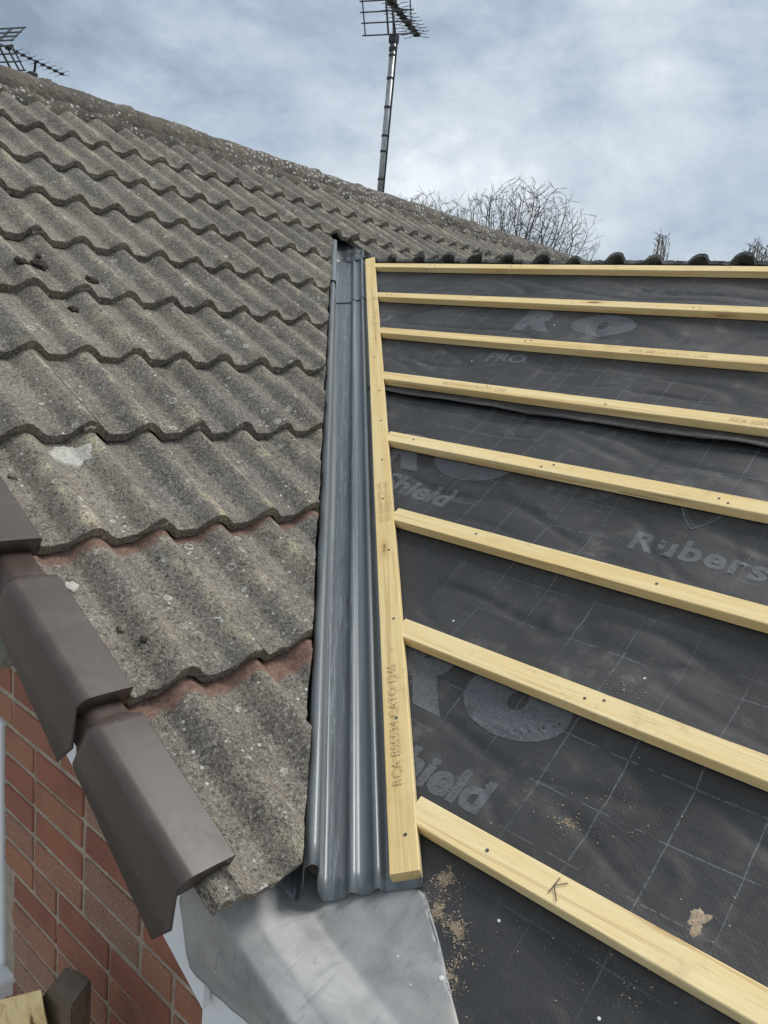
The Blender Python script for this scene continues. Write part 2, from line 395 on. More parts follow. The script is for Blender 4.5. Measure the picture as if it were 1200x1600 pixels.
M = dict(
    tile=mat_tile('weathered_tile', 0.6), tile_fresh=mat_tile('relaid_tile', 0.340),
    ridge=mat_ridge(), mortar=mat_mortar('brick_mortar', (0.30, 0.25, 0.19), (0.47, 0.40, 0.315)), bed=mat_mortar('ridge_mortar', (0.12, 0.105, 0.09), (0.22, 0.195, 0.16)),
    brick=mat_brick(), verge=mat_verge(),
    white=mat_plain('white_board', (0.74, 0.76, 0.77), 0.42, 0.03, 12, bump=0.05),
    wood=mat_wood('new_batten', (0.81, 0.610, 0.285), (0.52, 0.325, 0.125), (0.88, 0.725, 0.405)),
    oldwood=mat_wood('old_timber', (0.115, 0.082, 0.058), (0.05, 0.036, 0.027), (0.165, 0.125, 0.092), 0.97),
    memb=mat_membrane('black_membrane', 3.3), memb2=mat_membrane('black_membrane_top', 9.1),
    ink=mat_ink(), stamp=mat_stamp(), pencil=mat_plain('pencil', (0.10, 0.085, 0.07), 0.7, 0.2),
    trough=mat_trough(), lead=mat_lead(),
    dark=mat_plain('dark_tile', (0.125, 0.125, 0.119), 0.9, 0.65, 26, bump=0.9, bd=0.006),
    saddle=mat_plain('dark_lead', (0.115, 0.128, 0.137), 0.42, 0.4, 20, metal=0.3, bump=0.3),
    nail=mat_plain('galvanised_nail', (0.72, 0.71, 0.68), 0.5, 0.1, 200, metal=0.1),
    steel=mat_plain('aerial_alloy', (0.36, 0.37, 0.375), 0.42, 0.25, 40, metal=0.7, bump=0),
    black=mat_plain('black_plastic', (0.022, 0.024, 0.026), 0.5, 0.3, 60, bump=0),
    dusk=mat_plain('weathered_rod', (0.085, 0.09, 0.095), 0.5, 0.3, 60, metal=0.3, bump=0),
    pipe=mat_plain('grey_plastic', (0.26, 0.27, 0.225), 0.6, 0.25, 50),
    glass=mat_plain('dark_glass', (0.03, 0.035, 0.04), 0.06, 0.05, 5, bump=0),
    moss=mat_plain('dry_moss', (0.055, 0.040, 0.026), 0.95, 0.6, 140, bump=1.0, bd=0.006),
    pebble=mat_plain('mortar_lump', (0.21, 0.19, 0.155), 0.95, 0.3, 120, bump=0.9, bd=0.004),
    scab=mat_plain('white_lichen', (0.62, 0.60, 0.53), 0.95, 0.25, 170, bump=1.0, bd=0.004),
    dust=mat_plain('sawdust', (0.40, 0.31, 0.215), 0.95, 0.35, 300, bump=0.6),
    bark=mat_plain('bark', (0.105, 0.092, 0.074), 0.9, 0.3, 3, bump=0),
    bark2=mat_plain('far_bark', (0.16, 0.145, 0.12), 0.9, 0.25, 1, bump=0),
    bud=mat_plain('spring_buds', (0.17, 0.17, 0.085), 0.8, 0.3, 2, bump=0),
    paving=mat_plain('pale_gravel', (0.27, 0.25, 0.22), 0.95, 0.3, 3.0),
    deck=mat_plain('roof_boarding', (0.05, 0.042, 0.035), 0.9, 0.2, 10),
)

# ---------------------------------------------------------------- object helpers
def tag(o, label=None, cat=None, group=None, kind=None):
    if label: o['label'] = label
    if cat: o['category'] = cat
    if group: o['group'] = group
    if kind: o['kind'] = kind
    return o
def thing(name, label, cat, loc, group=None):
    o = bpy.data.objects.new(name, None)
    o.empty_display_size = 0.1
    COL.objects.link(o)
    o.location = loc
    return tag(o, label, cat, group)
ABS = {}
def absloc(p):
    return ABS.get(p.name, Matrix.Translation(p.location))
def put(name, me, mat, parent=None, mw=None, smooth=False):
    """link a mesh object; mw is its world matrix, whatever the parent"""
    o = bpy.data.objects.new(name, me)
    COL.objects.link(o)
    if mat is not None and not me.materials: me.materials.append(mat)
    mw = mw or Matrix.Identity(4)
    if parent is not None:
        o.parent = parent
        o.matrix_parent_inverse = absloc(parent).inverted()
    o.matrix_basis = mw
    ABS[o.name] = mw.copy()
    if smooth: me.polygons.foreach_set('use_smooth', [True] * len(me.polygons))
    return o
def mesh_of(bm, name='m', smooth=False, recalc=True):
    if recalc: bmesh.ops.recalc_face_normals(bm, faces=bm.faces)
    me = bpy.data.meshes.new(name)
    bm.to_mesh(me); bm.free()
    if smooth: me.polygons.foreach_set('use_smooth', [True] * len(me.polygons))
    return me
def pyd(verts, faces, name='m', smooth=False):
    me = bpy.data.meshes.new(name)
    me.from_pydata([tuple(v) for v in verts], [], faces)
    me.update()
    if smooth: me.polygons.foreach_set('use_smooth', [True] * len(me.polygons))
    return me
def box_bm(lo, hi, bev=0.0, bm=None, seg=1):
    bm = bm or bmesh.new()
    vs = [bm.verts.new((x, y, z)) for x in (lo[0], hi[0]) for y in (lo[1], hi[1]) for z in (lo[2], hi[2])]
    fs = [bm.faces.new([vs[i] for i in q]) for q in ((0, 1, 3, 2), (4, 6, 7, 5), (0, 4, 5, 1), (2, 3, 7, 6), (0, 2, 6, 4), (1, 5, 7, 3))]
    if bev:
        es = list({e for f in fs for e in f.edges})
        bmesh.ops.bevel(bm, geom=es, offset=bev, segments=seg, affect='EDGES', profile=0.5)
    return bm
def tube(bm, pts, radii, n=8, cap=True):
    rings = []
    for i, p in enumerate(pts):
        d = (pts[min(i + 1, len(pts) - 1)] - pts[max(i - 1, 0)]).normalized()
        a = d.orthogonal().normalized() if i == 0 else (rings_a - d * rings_a.dot(d)).normalized()
        rings_a = a
        b = d.cross(a)
        r = radii[i] if isinstance(radii, (list, tuple)) else radii
        rings.append([bm.verts.new(p + (a * math.cos(2 * math.pi * k / n) + b * math.sin(2 * math.pi * k / n)) * r) for k in range(n)])
    for i in range(len(rings) - 1):
        for k in range(n):
            bm.faces.new((rings[i][k], rings[i][(k + 1) % n], rings[i + 1][(k + 1) % n], rings[i + 1][k]))
    if cap:
        bm.faces.new(rings[0][::-1]); bm.faces.new(rings[-1])
def nz(x, y, z=0.0): return noise.noise(Vector((x, y, z)))
def sst(a, b, x):
    t = max(0.0, min(1.0, (x - a) / (b - a))); return t * t * (3 - 2 * t)

# ---------------------------------------------------------------- ground
g = pyd([(-800, -800, -5), (800, -800, -5), (800, 800, -5), (-800, 800, -5)], [(0, 1, 2, 3)])
tag(put('ground', g, M['paving']), 'pale gravel ground below the houses', kind='structure')

# ---------------------------------------------------------------- the tiled house
house = thing('brick_house', 'red brick house gable with weathered brown concrete tiles and brown verge caps', 'house', (-4.0, 5.0, -5.0))
YW = 0.775                              # face of the gable wall
XR, ZR = -4.0, 1.022                    # ridge line of the tiled slope
def zA(x): return (dA - s * x) / c
# deck of the roof (both slopes), a solid slab
def slab(p, th, nrm):
    q = [v - nrm * th for v in p]
    n = len(p)
    return pyd(p + q, [tuple(range(n)), tuple(range(2 * n - 1, n - 1, -1))] + [(i, i + n, (i + 1) % n + n, (i + 1) % n) for i in range(n)])
off = 0.10
fr = [A(0.70, 3.93, -off), A(0.70, 0.36, -off), A(0.80, 0.33, -off), A(3.55, 3.02, -off), A(9.4, 3.02, -off), A(9.4, 3.93, -off)]
roof = put('roof', slab(fr, 0.05, nA), M['deck'], house)
bk = [Vector((XR - 0.02, 0.70, ZR - 0.13)), Vector((XR - 0.02, 9.4, ZR - 0.13)), Vector((XR - 4.2, 9.4, ZR - 0.13 - 4.2 * TAN)), Vector((XR - 4.2, 0.70, ZR - 0.13 - 4.2 * TAN))]
put('rear_slope', slab(bk, 0.05, Vector((-s, 0, c))), M['deck'], house)

# --- roof tiles: two rolls to a tile, hung in straight bond
TW, TG = 0.30, 0.345
def prof(u):
    h = 0.0
    for cr_ in (0.0, 0.15, 0.30):
        d = abs(u - cr_) / 0.052
        if d < 1: h = max(h, 0.034 * (0.5 + 0.5 * math.cos(math.pi * d)) ** 0.66)
    return h
def tile_mesh(seed, nu, nv, L=0.415, chip=1.0):
    us = [-0.016 + (0.333) * i / nu for i in range(nu + 1)]
    vs_ = [0.0, 0.006] + [0.006 + (L - 0.006) * (j / nv) ** 1.0 for j in range(1, nv + 1)]
    top, bot = [], []
    verts = []
    for j, v in enumerate(vs_):
        for i, u in enumerate(us):
            lift = 0.029 * (1 - v / TG)
            h = prof(u) + lift
            h -= 0.016 * (1 - sst(0.008, 0.018, u))            # under-lap of the interlock
            h += 0.0025 * sst(0.285, 0.300, u)
            h -= 0.004 * sst(0.308, 0.317, u)
            h += 0.0011 * nz(u * 40 + seed * 9, v * 40, seed) + 0.0018 * nz(u * 9 + seed, v * 9, seed * 3.1)
            vv = v
            if j == 0:
                vv += chip * (0.0030 * nz(u * 60 + seed * 5, 3.3, seed) + 0.018 * max(0, nz(u * 22, 9.1, seed * 7.7) - 0.25))
                h -= 0.0028 + chip * 0.002 * abs(nz(u * 90, 1.2, seed * 2.3))
            if j == 1: vv += chip * 0.0015 * nz(u * 60 + seed * 5, 3.3, seed)
            verts.append((u, vv, h))
    n1 = len(us)
    nt_ = len(verts)
    for j, v in enumerate(vs_):
        for i, u in enumerate(us):
            x, y, z = verts[j * n1 + i]
            th = 0.026 if j > 1 else (0.0235 if j == 0 else 0.026)
            verts.append((x, y + (0.0015 if j == 0 else 0), z - th))
    f = []
    m = len(vs_)
    for j in range(m - 1):
        for i in range(n1 - 1):
            a = j * n1 + i
            f.append((a, a + 1, a + n1 + 1, a + n1))
            f.append((nt_ + a, nt_ + a + n1, nt_ + a + n1 + 1, nt_ + a + 1))
    for i in range(n1 - 1):
        f.append((i, nt_ + i, nt_ + i + 1, i + 1))
        a = (m - 1) * n1 + i
        f.append((a, a + 1, nt_ + a + 1, nt_ + a))
    for j in range(m - 1):
        a = j * n1
        f.append((a, a + n1, nt_ + a + n1, nt_ + a))
        a = j * n1 + n1 - 1
        f.append((a, nt_ + a, nt_ + a + n1, a + n1))
    me = pyd(verts, f, 'tile')
    # smooth top and bottom, crisp rims
    me.polygons.foreach_set('use_smooth', [True] * len(me.polygons))
    try: me.set_sharp_from_angle(angle=R(40))
    except Exception: pass
    return me
near_t = [tile_mesh(k + 1.3, 60, 14) for k in range(5)]
far_t = [tile_mesh(k + 11.3, 36, 5) for k in range(4)]
fresh_t = [m.copy() for m in near_t[:3]]
for m in near_t + far_t: m.materials.append(M['tile'])
for m in fresh_t: m.materials.append(M['tile_fresh'])
TAILS = {2: 0.245, 3: 0.6285, 4: 0.9964, 5: 1.3305, 6: 1.673, 7: 2.010, 8: 2.349, 9: 2.700, 10: 3.046, 11: 3.412}
def cut_plane(y): return 0.036 - 0.0255 * (y - 0.8)
for k, u0 in TAILS.items():
    for i in range(29):
        y0 = 0.63 + TW * i
        x_t = A(y0, u0).x
        base = fresh_t if k <= 3 else (near_t if (k <= 7 and i < 6) else far_t)
        me = base[random.randrange(len(base))]
        if k == 11:
            pass
        jit = 0.004 if k > 3 else 0.007
        du = random.uniform(-jit, jit); rz = random.uniform(-0.010, 0.010); dh = random.uniform(0, 0.002)
        if k == 5 and i == 1: dh += 0.004
        mw = MA @ Matrix.Translation((y0, u0 + du, dh)) @ Matrix.Rotation(rz, 4, 'Z')
        # where does the valley cut this tile?
        ys, xs = [], []
        cs = [mw @ Vector((a, b, 0)) for a in (-0.016, 0.317) for b in (0, 0.415)]
        sums = [p.x + p.y - cut_plane(min(p.y, 3.2)) for p in cs]
        beyond = min(p.y for p in cs) > 3.2 + 0.1      # above and behind the lower ridge
        hi = max(p.z for p in cs)
        if beyond and (hi > 0.5 - 0.02) and k >= 8: pass
        elif min(sums) > 0:
            if not (hi > 0.50 and k >= 9): continue
        elif max(sums) > 0:
            if k <= 9:
                bm = bmesh.new(); bm.from_mesh(me)
                ym = sum(p.y for p in cs) / 4
                inv = mw.inverted()
                pc = inv @ Vector((cut_plane(ym) - 1.0 + random.uniform(-0.008, 0.006), 1.0, 0))
                ang = random.uniform(-0.02, 0.02)
                pn = inv.to_3x3() @ (Matrix.Rotation(ang, 3, 'Z') @ Vector((1, 1, 0)))
                wp = inv @ Vector((cut_plane(ym) - ym, ym, zA(cut_plane(ym) - ym)))
                r_ = bmesh.ops.bisect_plane(bm, geom=bm.verts[:] + bm.edges[:] + bm.faces[:], plane_co=wp, plane_no=pn.normalized(), clear_outer=True)
                eds = [g_ for g_ in r_['geom_cut'] if isinstance(g_, bmesh.types.BMEdge)]
                bmesh.ops.holes_fill(bm, edges=bm.edges[:], sides=0)
                for v_ in [g_ for g_ in r_['geom_cut'] if isinstance(g_, bmesh.types.BMVert)]:
                    v_.co.x += 0.006 * nz(v_.co.y * 30 + i, k * 3.7, 0.4) + 0.003 * nz(v_.co.y * 110, k, i)
                if len(bm.faces) < 6: bm.free(); continue
                me2 = mesh_of(bm, 'cut_tile')
                me2.materials.append(me.materials[0])
                me2.polygons.foreach_set('use_smooth', [True] * len(me2.polygons))
                me2.set_sharp_from_angle(angle=R(40))
                me = me2
        # a tile whose every corner is hidden by the lower roof is left out
        put('roof_tile', me, None, roof, mw)

# --- ridge tiles on a mortar bed
def ridge_mesh(seed, L=0.455):
    n, m = 36, 34
    verts, f = [], []
    for th in (0, 1):
        for j in range(m + 1):
            y = L * j / m
            for i in range(n + 1):
                a = math.pi * (-0.06 + 1.12 * i / n)
                r = 0.150 - 0.018 * th
                e_ = 0.008 * nz(a * 2.3 + seed * 3, y * 9, seed) + 0.006 * nz(a * 7, y * 30, seed + 4) + 0.003 * nz(a * 22, y * 75, seed + 8)
                fl = 0.004 * sst(0.40, 0.445, y)
                verts.append((-(r + e_ + fl) * math.cos(a), y, (r * 0.78 + e_ + fl) * math.sin(a) - 0.075))
    N = (n + 1) * (m + 1)
    for j in range(m):
        for i in range(n):
            a = j * (n + 1) + i
            f.append((a, a + 1, a + n + 2, a + n + 1)); f.append((N + a, N + a + n + 1, N + a + n + 2, N + a + 1))
    for i in range(n):
        f.append((i, N + i, N + i + 1, i + 1)); a = m * (n + 1) + i; f.append((a, a + 1, N + a + 1, N + a))
    for j in range(m):
        a = j * (n + 1); f.append((a, a + n + 1, N + a + n + 1, N + a)); a += n; f.append((a, N + a, N + a + n + 1, a + n + 1))
    return pyd(verts, f, 'ridge', True)
rms = [ridge_mesh(k * 1.7) for k in range(4)]
for m in rms: m.materials.append(M['ridge'])
for i in range(20):
    mw = Matrix.Translation((XR + random.uniform(-0.004, 0.004), 0.60 + 0.447 * i, ZR + 0.032 + random.uniform(-0.003, 0.003))) @ Matrix.Rotation(random.uniform(-0.008, 0.008), 4, 'Z')
    put('ridge_tile', rms[i % 4], None, roof, mw)
# mortar under the ridge: a ragged fillet over the top course
mv, mf = [], []
nn = 420
for i in range(nn + 1):
    y = 0.62 + 8.8 * i / nn
    w = 0.022 * nz(y * 6, 2.2) + 0.016 * nz(y * 23, 5.2)
    up = prof((y - 0.63) % 0.30)
    for q, (du, h) in enumerate(((3.775 + w, up - 0.012), (3.785 + w, up + 0.012 + 0.006 * nz(y * 31, 1.1)), (3.84, 0.046 + 0.010 * nz(y * 14, 7.7)), (3.95, 0.060))):
        mv.append(A(y, du, h))
for i in range(nn):
    for q in range(3):
        a = i * 4 + q; mf.append((a, a + 1, a + 5, a + 4))
put('ridge_mortar', pyd(mv, mf, 'mortar', True), M['ridge'], roof)

# --- verge caps
def verge_mesh():
    def sect(v, inset, low):
        t = 0.018 * (1 - v / TG)
        pts = [(0.660 - inset, 0.026 + t), (0.660 - inset, 0.053 + t - inset), (0.657 - inset, 0.056 + t - inset)]
        r = 0.019
        cy, ch = 0.566 + inset + r, 0.060 + t - inset - r
        pts.append((0.625, 0.0585 + t - inset))
        for a in range(0, 91, 15):
            pts.append((cy - r * math.sin(R(a)), ch + r * math.cos(R(a))))
        pts += [(0.565 + inset, -0.01), (0.564 + inset, low)]
        return pts
    lw = lambda v: -0.064 + 0.115 * v
    st = [(0.0, 0, lw(0)), (0.004, 0, lw(0)), (0.05, 0, lw(.05)), (0.10, 0, lw(.1)), (0.20, 0, lw(.2)), (0.268, 0, lw(.268)), (0.278, 0.001, lw(.27) + 0.002), (0.288, 0.010, lw(.27) + 0.012), (0.298, 0.013, lw(.27) + 0.015), (0.40, 0.013, lw(.27) + 0.015)]
    bm = bmesh.new()
    rows = []
    for v, ins, low in st:
        row = []
        for q, (y, h) in enumerate(sect(v, ins, low)):
            vv = v
            if v < 0.06 and h < 0.03:       # the tail of the side is cut plumb with a rounded corner
                k_ = 0.026 * sst(0.03, -0.01, h) * (1 - v / 0.06)
                if q == 12: k_ *= 0.35
                vv -= k_
            row.append(bm.verts.new((y, vv, h)))
        rows.append(row)
    for a, b in zip(rows, rows[1:]):
        for i in range(len(a) - 1): bm.faces.new((a[i], a[i + 1], b[i + 1], b[i]))
    # closed lip at the tail
    t0 = rows[0]
    lip = [bm.verts.new((v.co.x + (0.004 if i > 3 else 0), 0.001, min(v.co.z, 0.058) - (0.030 if i > 0 else 0.0) * (1 if i < 9 else 0.4))) for i, v in enumerate(t0[:11])]
    for i in range(10):
        if (t0[i].co - lip[i].co).length > 1e-4 or True:
            bm.faces.new((t0[i], lip[i], lip[i + 1], t0[i + 1]))
    bmesh.ops.recalc_face_normals(bm, faces=bm.faces)
    me = bpy.data.meshes.new('verge'); bm.to_mesh(me); bm.free()
    me.materials.append(M['verge'])
    me.polygons.foreach_set('use_smooth', [True] * len(me.polygons))
    me.set_sharp_from_angle(angle=R(38))
    return me
vm = verge_mesh()
for k, u0 in enumerate((0.302, 0.617, 0.976, 1.321, 1.666, 2.011, 2.356, 2.70, 3.046, 3.41)):
    o = put('verge_cap', vm, None, roof, MA @ Matrix.Translation((0, u0, 0)) @ Matrix.Rotation(random.uniform(-0.005, 0.005), 4, 'Z'))
    md = o.modifiers.new('thick', 'SOLIDIFY'); md.thickness = 0.003; md.offset = -1
# --- barge board below the caps
def prism_y(poly, y0, y1):
    n = len(poly)
    v = [Vector((x, y0, z)) for x, z in poly] + [Vector((x, y1, z)) for x, z in poly]
    return pyd(v, [tuple(range(n)), tuple(range(2 * n - 1, n - 1, -1))] + [(i, i + n, (i + 1) % n + n, (i + 1) % n) for i in range(n)])
bot = lambda x: zA(x) - 0.290
topb = lambda x: zA(x) - 0.012
put('barge_board', prism_y([(-4.0, bot(-4.0)), (-0.834, bot(-0.834)), (-0.834, topb(-0.834) - 0.07), (-4.0, topb(-4.0) - 0.07)], 0.677, 0.690), M['white'], house)
put('soffit', prism_y([(-4.0, bot(-4.0) + 0.012), (-0.90, bot(-0.90) + 0.012), (-0.90, bot(-0.90) + 0.022), (-4.0, bot(-4.0) + 0.022)], 0.690, 0.80), M['white'], house)

# --- gable wall: mortar body with every brick laid on it
WIN = (-2.95, -1.767, -1.66, -0.975)
wbm = bmesh.new()
ymf = YW + 0.0055
def wall_poly(poly):
    v0 = [wbm.verts.new((x, ymf, z)) for x, z in poly]; v1 = [wbm.verts.new((x, ymf + 0.22, z)) for x, z in poly]
    n = len(poly)
    wbm.faces.new(v0); wbm.faces.new(v1[::-1])
    for i in range(n): wbm.faces.new((v0[i], v1[i], v1[(i + 1) % n], v0[(i + 1) % n]))
zt = lambda x: zA(x) - 0.27
wall_poly([(-7.6, -5.0), (WIN[0], -5.0), (WIN[0], zt(WIN[0])), (-4.0, zt(-4.0)), (-7.6, zt(-4.0) - 3.6 * TAN)])
wall_poly([(WIN[0], -5.0), (WIN[1], -5.0), (WIN[1], WIN[2]), (WIN[0], WIN[2])])
wall_poly([(WIN[0], WIN[3]), (WIN[1], WIN[3]), (WIN[1], zt(WIN[1])), (WIN[0], zt(WIN[0]))])
wall_poly([(WIN[1], -5.0), (-0.02, -5.0), (-0.02, -1.12), (-0.62, zt(-0.62)), (WIN[1], zt(WIN[1]))])
wall = put('gable_wall', mesh_of(wbm, 'wall'), M['mortar'], house)
def brick_mesh(L, seed):
    bm = box_bm((0, 0, 0), (L, 0.095, 0.0650), 0.005, None, 2)
    for v in bm.verts:
        v.co += Vector((nz(v.co.x * 30, v.co.z * 30, seed), nz(v.co.z * 25, v.co.x * 11, seed + 3), nz(v.co.x * 17 + 4, v.co.y * 20, seed + 9))) * 0.0022
    me = mesh_of(bm, 'brick'); me.materials.append(M['brick']); return me
full = [brick_mesh(0.214, k * 2.1) for k in range(5)]
half = [brick_mesh(0.1015, k * 3.1 + 30) for k in range(3)]
for row in range(24):
    z = -2.515 + 0.0775 * row
    x = -3.30 + (0.0 if row % 2 else 0.1125)
    hdr = False
    while x < -0.40:
        short = random.random() < 0.06
        L = 0.1015 if short else 0.214
        x1 = x + L
        clash = x1 > WIN[0] - 0.005 and x < WIN[1] + 0.004 and z + 0.066 > WIN[2] - 0.02 and z < WIN[3] + 0.004
        lim = min(zt(x1), 9)
        if not clash and z + 0.070 < lim:
            put('brick', random.choice(half if short else full), None, wall, Matrix.Translation((x + random.uniform(-0.0015, 0.0015), YW + random.uniform(-0.0015, 0.003), z + random.uniform(-0.0015, 0.0015))) @ Matrix.Rotation(random.uniform(-0.006, 0.006), 4, 'Y'))
        elif clash and x < WIN[1] and x1 > WIN[1] + 0.05 and z + 0.070 < lim:
            L2 = x1 - WIN[1] - 0.002
            put('brick', brick_mesh(L2, row), None, wall, Matrix.Translation((WIN[1] + 0.002, YW, z)))
        x = x1 + 0.0115
# --- window
win = put('window', mesh_of(box_bm((WIN[0] + 0.07, YW + 0.045, WIN[2] + 0.07), (WIN[1] - 0.07, YW + 0.065, WIN[3] - 0.07))), M['glass'], house)
fb = bmesh.new()
for lo, hi in (((WIN[0], WIN[2]), (WIN[0] + 0.075, WIN[3])), ((WIN[1] - 0.075, WIN[2]), (WIN[1] - 0.002, WIN[3])), ((WIN[0] + 0.075, WIN[2]), (WIN[1] - 0.075, WIN[2] + 0.075)), ((WIN[0] + 0.075, WIN[3] - 0.075), (WIN[1] - 0.075, WIN[3] - 0.002))):
    box_bm((lo[0], YW - 0.006, lo[1]), (hi[0], YW + 0.09, hi[1]), 0.006, fb, 2)
put('window_frame', mesh_of(fb), M['white'], win)
put('window_sill', mesh_of(box_bm((WIN[0] - 0.05, YW - 0.075, WIN[2] - 0.055), (WIN[1] + 0.05, YW + 0.05, WIN[2] - 0.004), 0.006)), M['white'], win)
# --- capped pipe
pb = bmesh.new()
pts = [Vector((-1.622, YW + 0.05 - 0.16 * q, -0.722)) for q in (0, 0.5, 0.75, 0.87, 0.95, 0.99, 1.0)]
tube(pb, pts, [0.036, 0.036, 0.036, 0.033, 0.025, 0.012, 0.003], 20)
put('capped_pipe', mesh_of(pb, smooth=True), M['pipe'], house)

# ---------------------------------------------------------------- the roof under repair
wing = thing('stripped_roof', 'roof slope stripped to black membrane and nailed with new pale timber battens', 'roof', (-0.8, 2.0, -1.4))
wing['kind'] = 'thing'
UPPER = [2.937, 2.589, 2.244, 1.901, 1.548, 1.214, 0.872, 0.522]
XS = [-2.826, -2.516, -2.217, -1.916, -1.606, -1.313, -1.015, -0.712]
def mem_h(x, t):
    """height of the membrane relative to the plane of the batten tops: pinned at battens, sagging between"""
    h = -0.0285
    q = None
    for a, b in zip(UPPER, UPPER[1:]):
        lo, hi = b, a - 0.05
        if lo < t < hi: q = (t - lo) / (hi - lo)
    if t < UPPER[-1] - 0.05: q = max(0.0, min(1.0, (UPPER[-1] - 0.05 - t) / 0.30))
    if q is None: return h - 0.001
    e_ = math.sin(math.pi * q) * sst(0.14 + 0.16 * sst(0.60, 0.45, t), 0.42 + 0.18 * sst(0.60, 0.45, t), x + B(0, t, 0).y - VAL)
    raft = 0.5 - 0.5 * math.cos(2 * math.pi * (x + 0.12) / 0.47)
    h -= e_ * (0.004 + 0.010 * raft)
    h += e_ * (0.005 * nz(x * 3.1, t * 5.2, 2.0) + 0.0022 * nz(x * 7 + t * 5, t * 10 - x * 3, 7.0))
    # soft creases
    cr_ = nz(x * 2.3 + 9, t * 7.5 + x * 1.2, 4.2)
    h -= e_ * 0.006 * max(0, 1 - abs(cr_) * 9)
    cr2 = nz(x * 6.1 - t * 3, t * 3.5, 14.2)
    h += e_ * 0.0042 * max(0, 1 - abs(cr2) * 20)
    return h
def valley_x(y): return VAL - y
def sheet(name, t0, t1, nt_, extra, mat):
    x_hi, nx = 1.5, 190
    verts, uvs, f = [], [], []
    for j in range(nt_ + 1):
        t = t0 + (t1 - t0) * j / nt_
        y = B(0, t, -0.03).y
        xl = valley_x(y) + 0.165
        for i in range(nx + 1):
            w = (i / nx) ** 1.25
            x = xl + (x_hi - xl) * w
            tt, hh = extra(x, t)
            verts.append((x, tt, hh)); uvs.append((x, t))
    for j in range(nt_):
        for i in range(nx):
            a = j * (nx + 1) + i
            f.append((a, a + 1, a + nx + 2, a + nx + 1))
    me = pyd(verts, f, name, True)
    ul = me.uv_layers.new(name='UVMap')
    for l in me.loops: ul.data[l.index].uv = uvs[l.vertex_index]
    return put(name, me, mat, wing, MB)
def ex_low(x, t):
    h = mem_h(x, t)
    y = B(0, t, 0).y
    return t, h - 0.002 * sst(1.7, 1.8, t) - 0.006 * sst(1.82, 1.84, t)
def ex_up(x, t):
    h = mem_h(x, t)
    k = 1 - sst(1.805, 1.850, t)
    wav = 0.5 + 0.5 * nz(x * 2.2, 3.0, 1.0) + 0.25 * nz(x * 9, 1.0, 5.0)
    tt = t - k * (0.004 + 0.010 * sst(-1.8, -0.4, x) + 0.004 * nz(x * 3, 8.8))
    return tt, h + 0.002 + k * (0.006 + 0.010 * wav)
T_EAVE = (0.70 + s * (dB - 0.03)) / c
low = sheet('lower_membrane', T_EAVE, 2.02, 190, ex_low, M['memb'])
upm = sheet('upper_membrane', 1.805, 3.01, 120, ex_up, M['memb2'])
md = upm.modifiers.new('thick', 'SOLIDIFY'); md.thickness = 0.0012; md.offset = -1
# unseen deck sheet added under the membrane so no light leaks through
dk = [B(x, t, -0.075) for x, t in ((valley_x(0.75) + 0.06, T_EAVE + 0.04), (1.5, T_EAVE + 0.04), (1.5, 3.0), (valley_x(3.2) + 0.06, 3.0))]
put('light_block_deck', slab(dk, 0.04, nB), M['deck'], wing)
far_ = [Vector((x, y, z)) for x, y, z in ((-3.4, 3.21, 0.415), (-3.4 - 2.2, 5.6, 0.415 - 2.39 * TAN), (1.5, 5.6, 0.415 - 2.39 * TAN), (1.5, 3.21, 0.415))]
put('rear_boarding', slab(far_, 0.04, Vector((0, s, c))), M['deck'], wing)
put('fascia', mesh_of(box_bm((-0.858, 0.695, -1.30), (1.5, 0.710, -1.0), 0.0015)), M['white'], wing)
put('eaves_soffit', mesh_of(box_bm((-0.80, 0.710, -1.295), (1.5, 0.80, -1.285))), M['white'], wing)

# --- battens
def batten_mesh(L, seed, w=0.050, th=0.025):
    n = max(2, int(L / 0.06))
    verts, f = [], []
    sec = [(0.0, -th), (0.0, -0.0016), (-0.0016, 0.0), (-w + 0.0016, 0.0), (-w, -0.0016), (-w, -th)]
    for i in range(n + 1):
        x = L * i / n
        for q, (y, z) in enumerate(sec):
            ch = max(0, nz(x * 9 + seed * 3, q * 2.0, seed) - 0.45) * 0.006 if q in (1, 2, 3, 4) else 0
            bow = 0.0022 * nz(x * 0.9, seed, 3.0)
            verts.append((x, y + bow + (ch if q >= 3 else -ch) + 0.0004 * nz(x * 30, q, seed), z + 0.0012 * nz(x * 0.8, seed, 8.0) - ch * 0.6))
    m = len(sec)
    for i in range(n):
        for q in range(m):
            a, b = i * m + q, i * m + (q + 1) % m
            f.append((a, b, b + m, a + m))
    f.append(tuple(range(m - 1, -1, -1))); f.append(tuple(n * m + q for q in range(m)))
    return pyd(verts, f, 'batten')
nail_bm = bmesh.new(); tube(nail_bm, [Vector((0, 0, -0.004)), Vector((0, 0, 0.0008)), Vector((0, 0, 0.0016))], [0.0042, 0.0042, 0.003], 10)
nail_me = mesh_of(nail_bm, 'nail'); nail_me.materials.append(M['nail'])
bn_bm = bmesh.new(); tube(bn_bm, [Vector((0, 0, -0.004)), Vector((0, 0, 0.0006))], [0.0032, 0.0032], 8)
bnail_me = mesh_of(bn_bm, 'batten_nail'); bnail_me.materials.append(M['dusk'])
rafters = [-2.43, -1.96, -1.49, -1.02, -0.55, -0.08, 0.39, 0.86, 1.33]
BAT = []
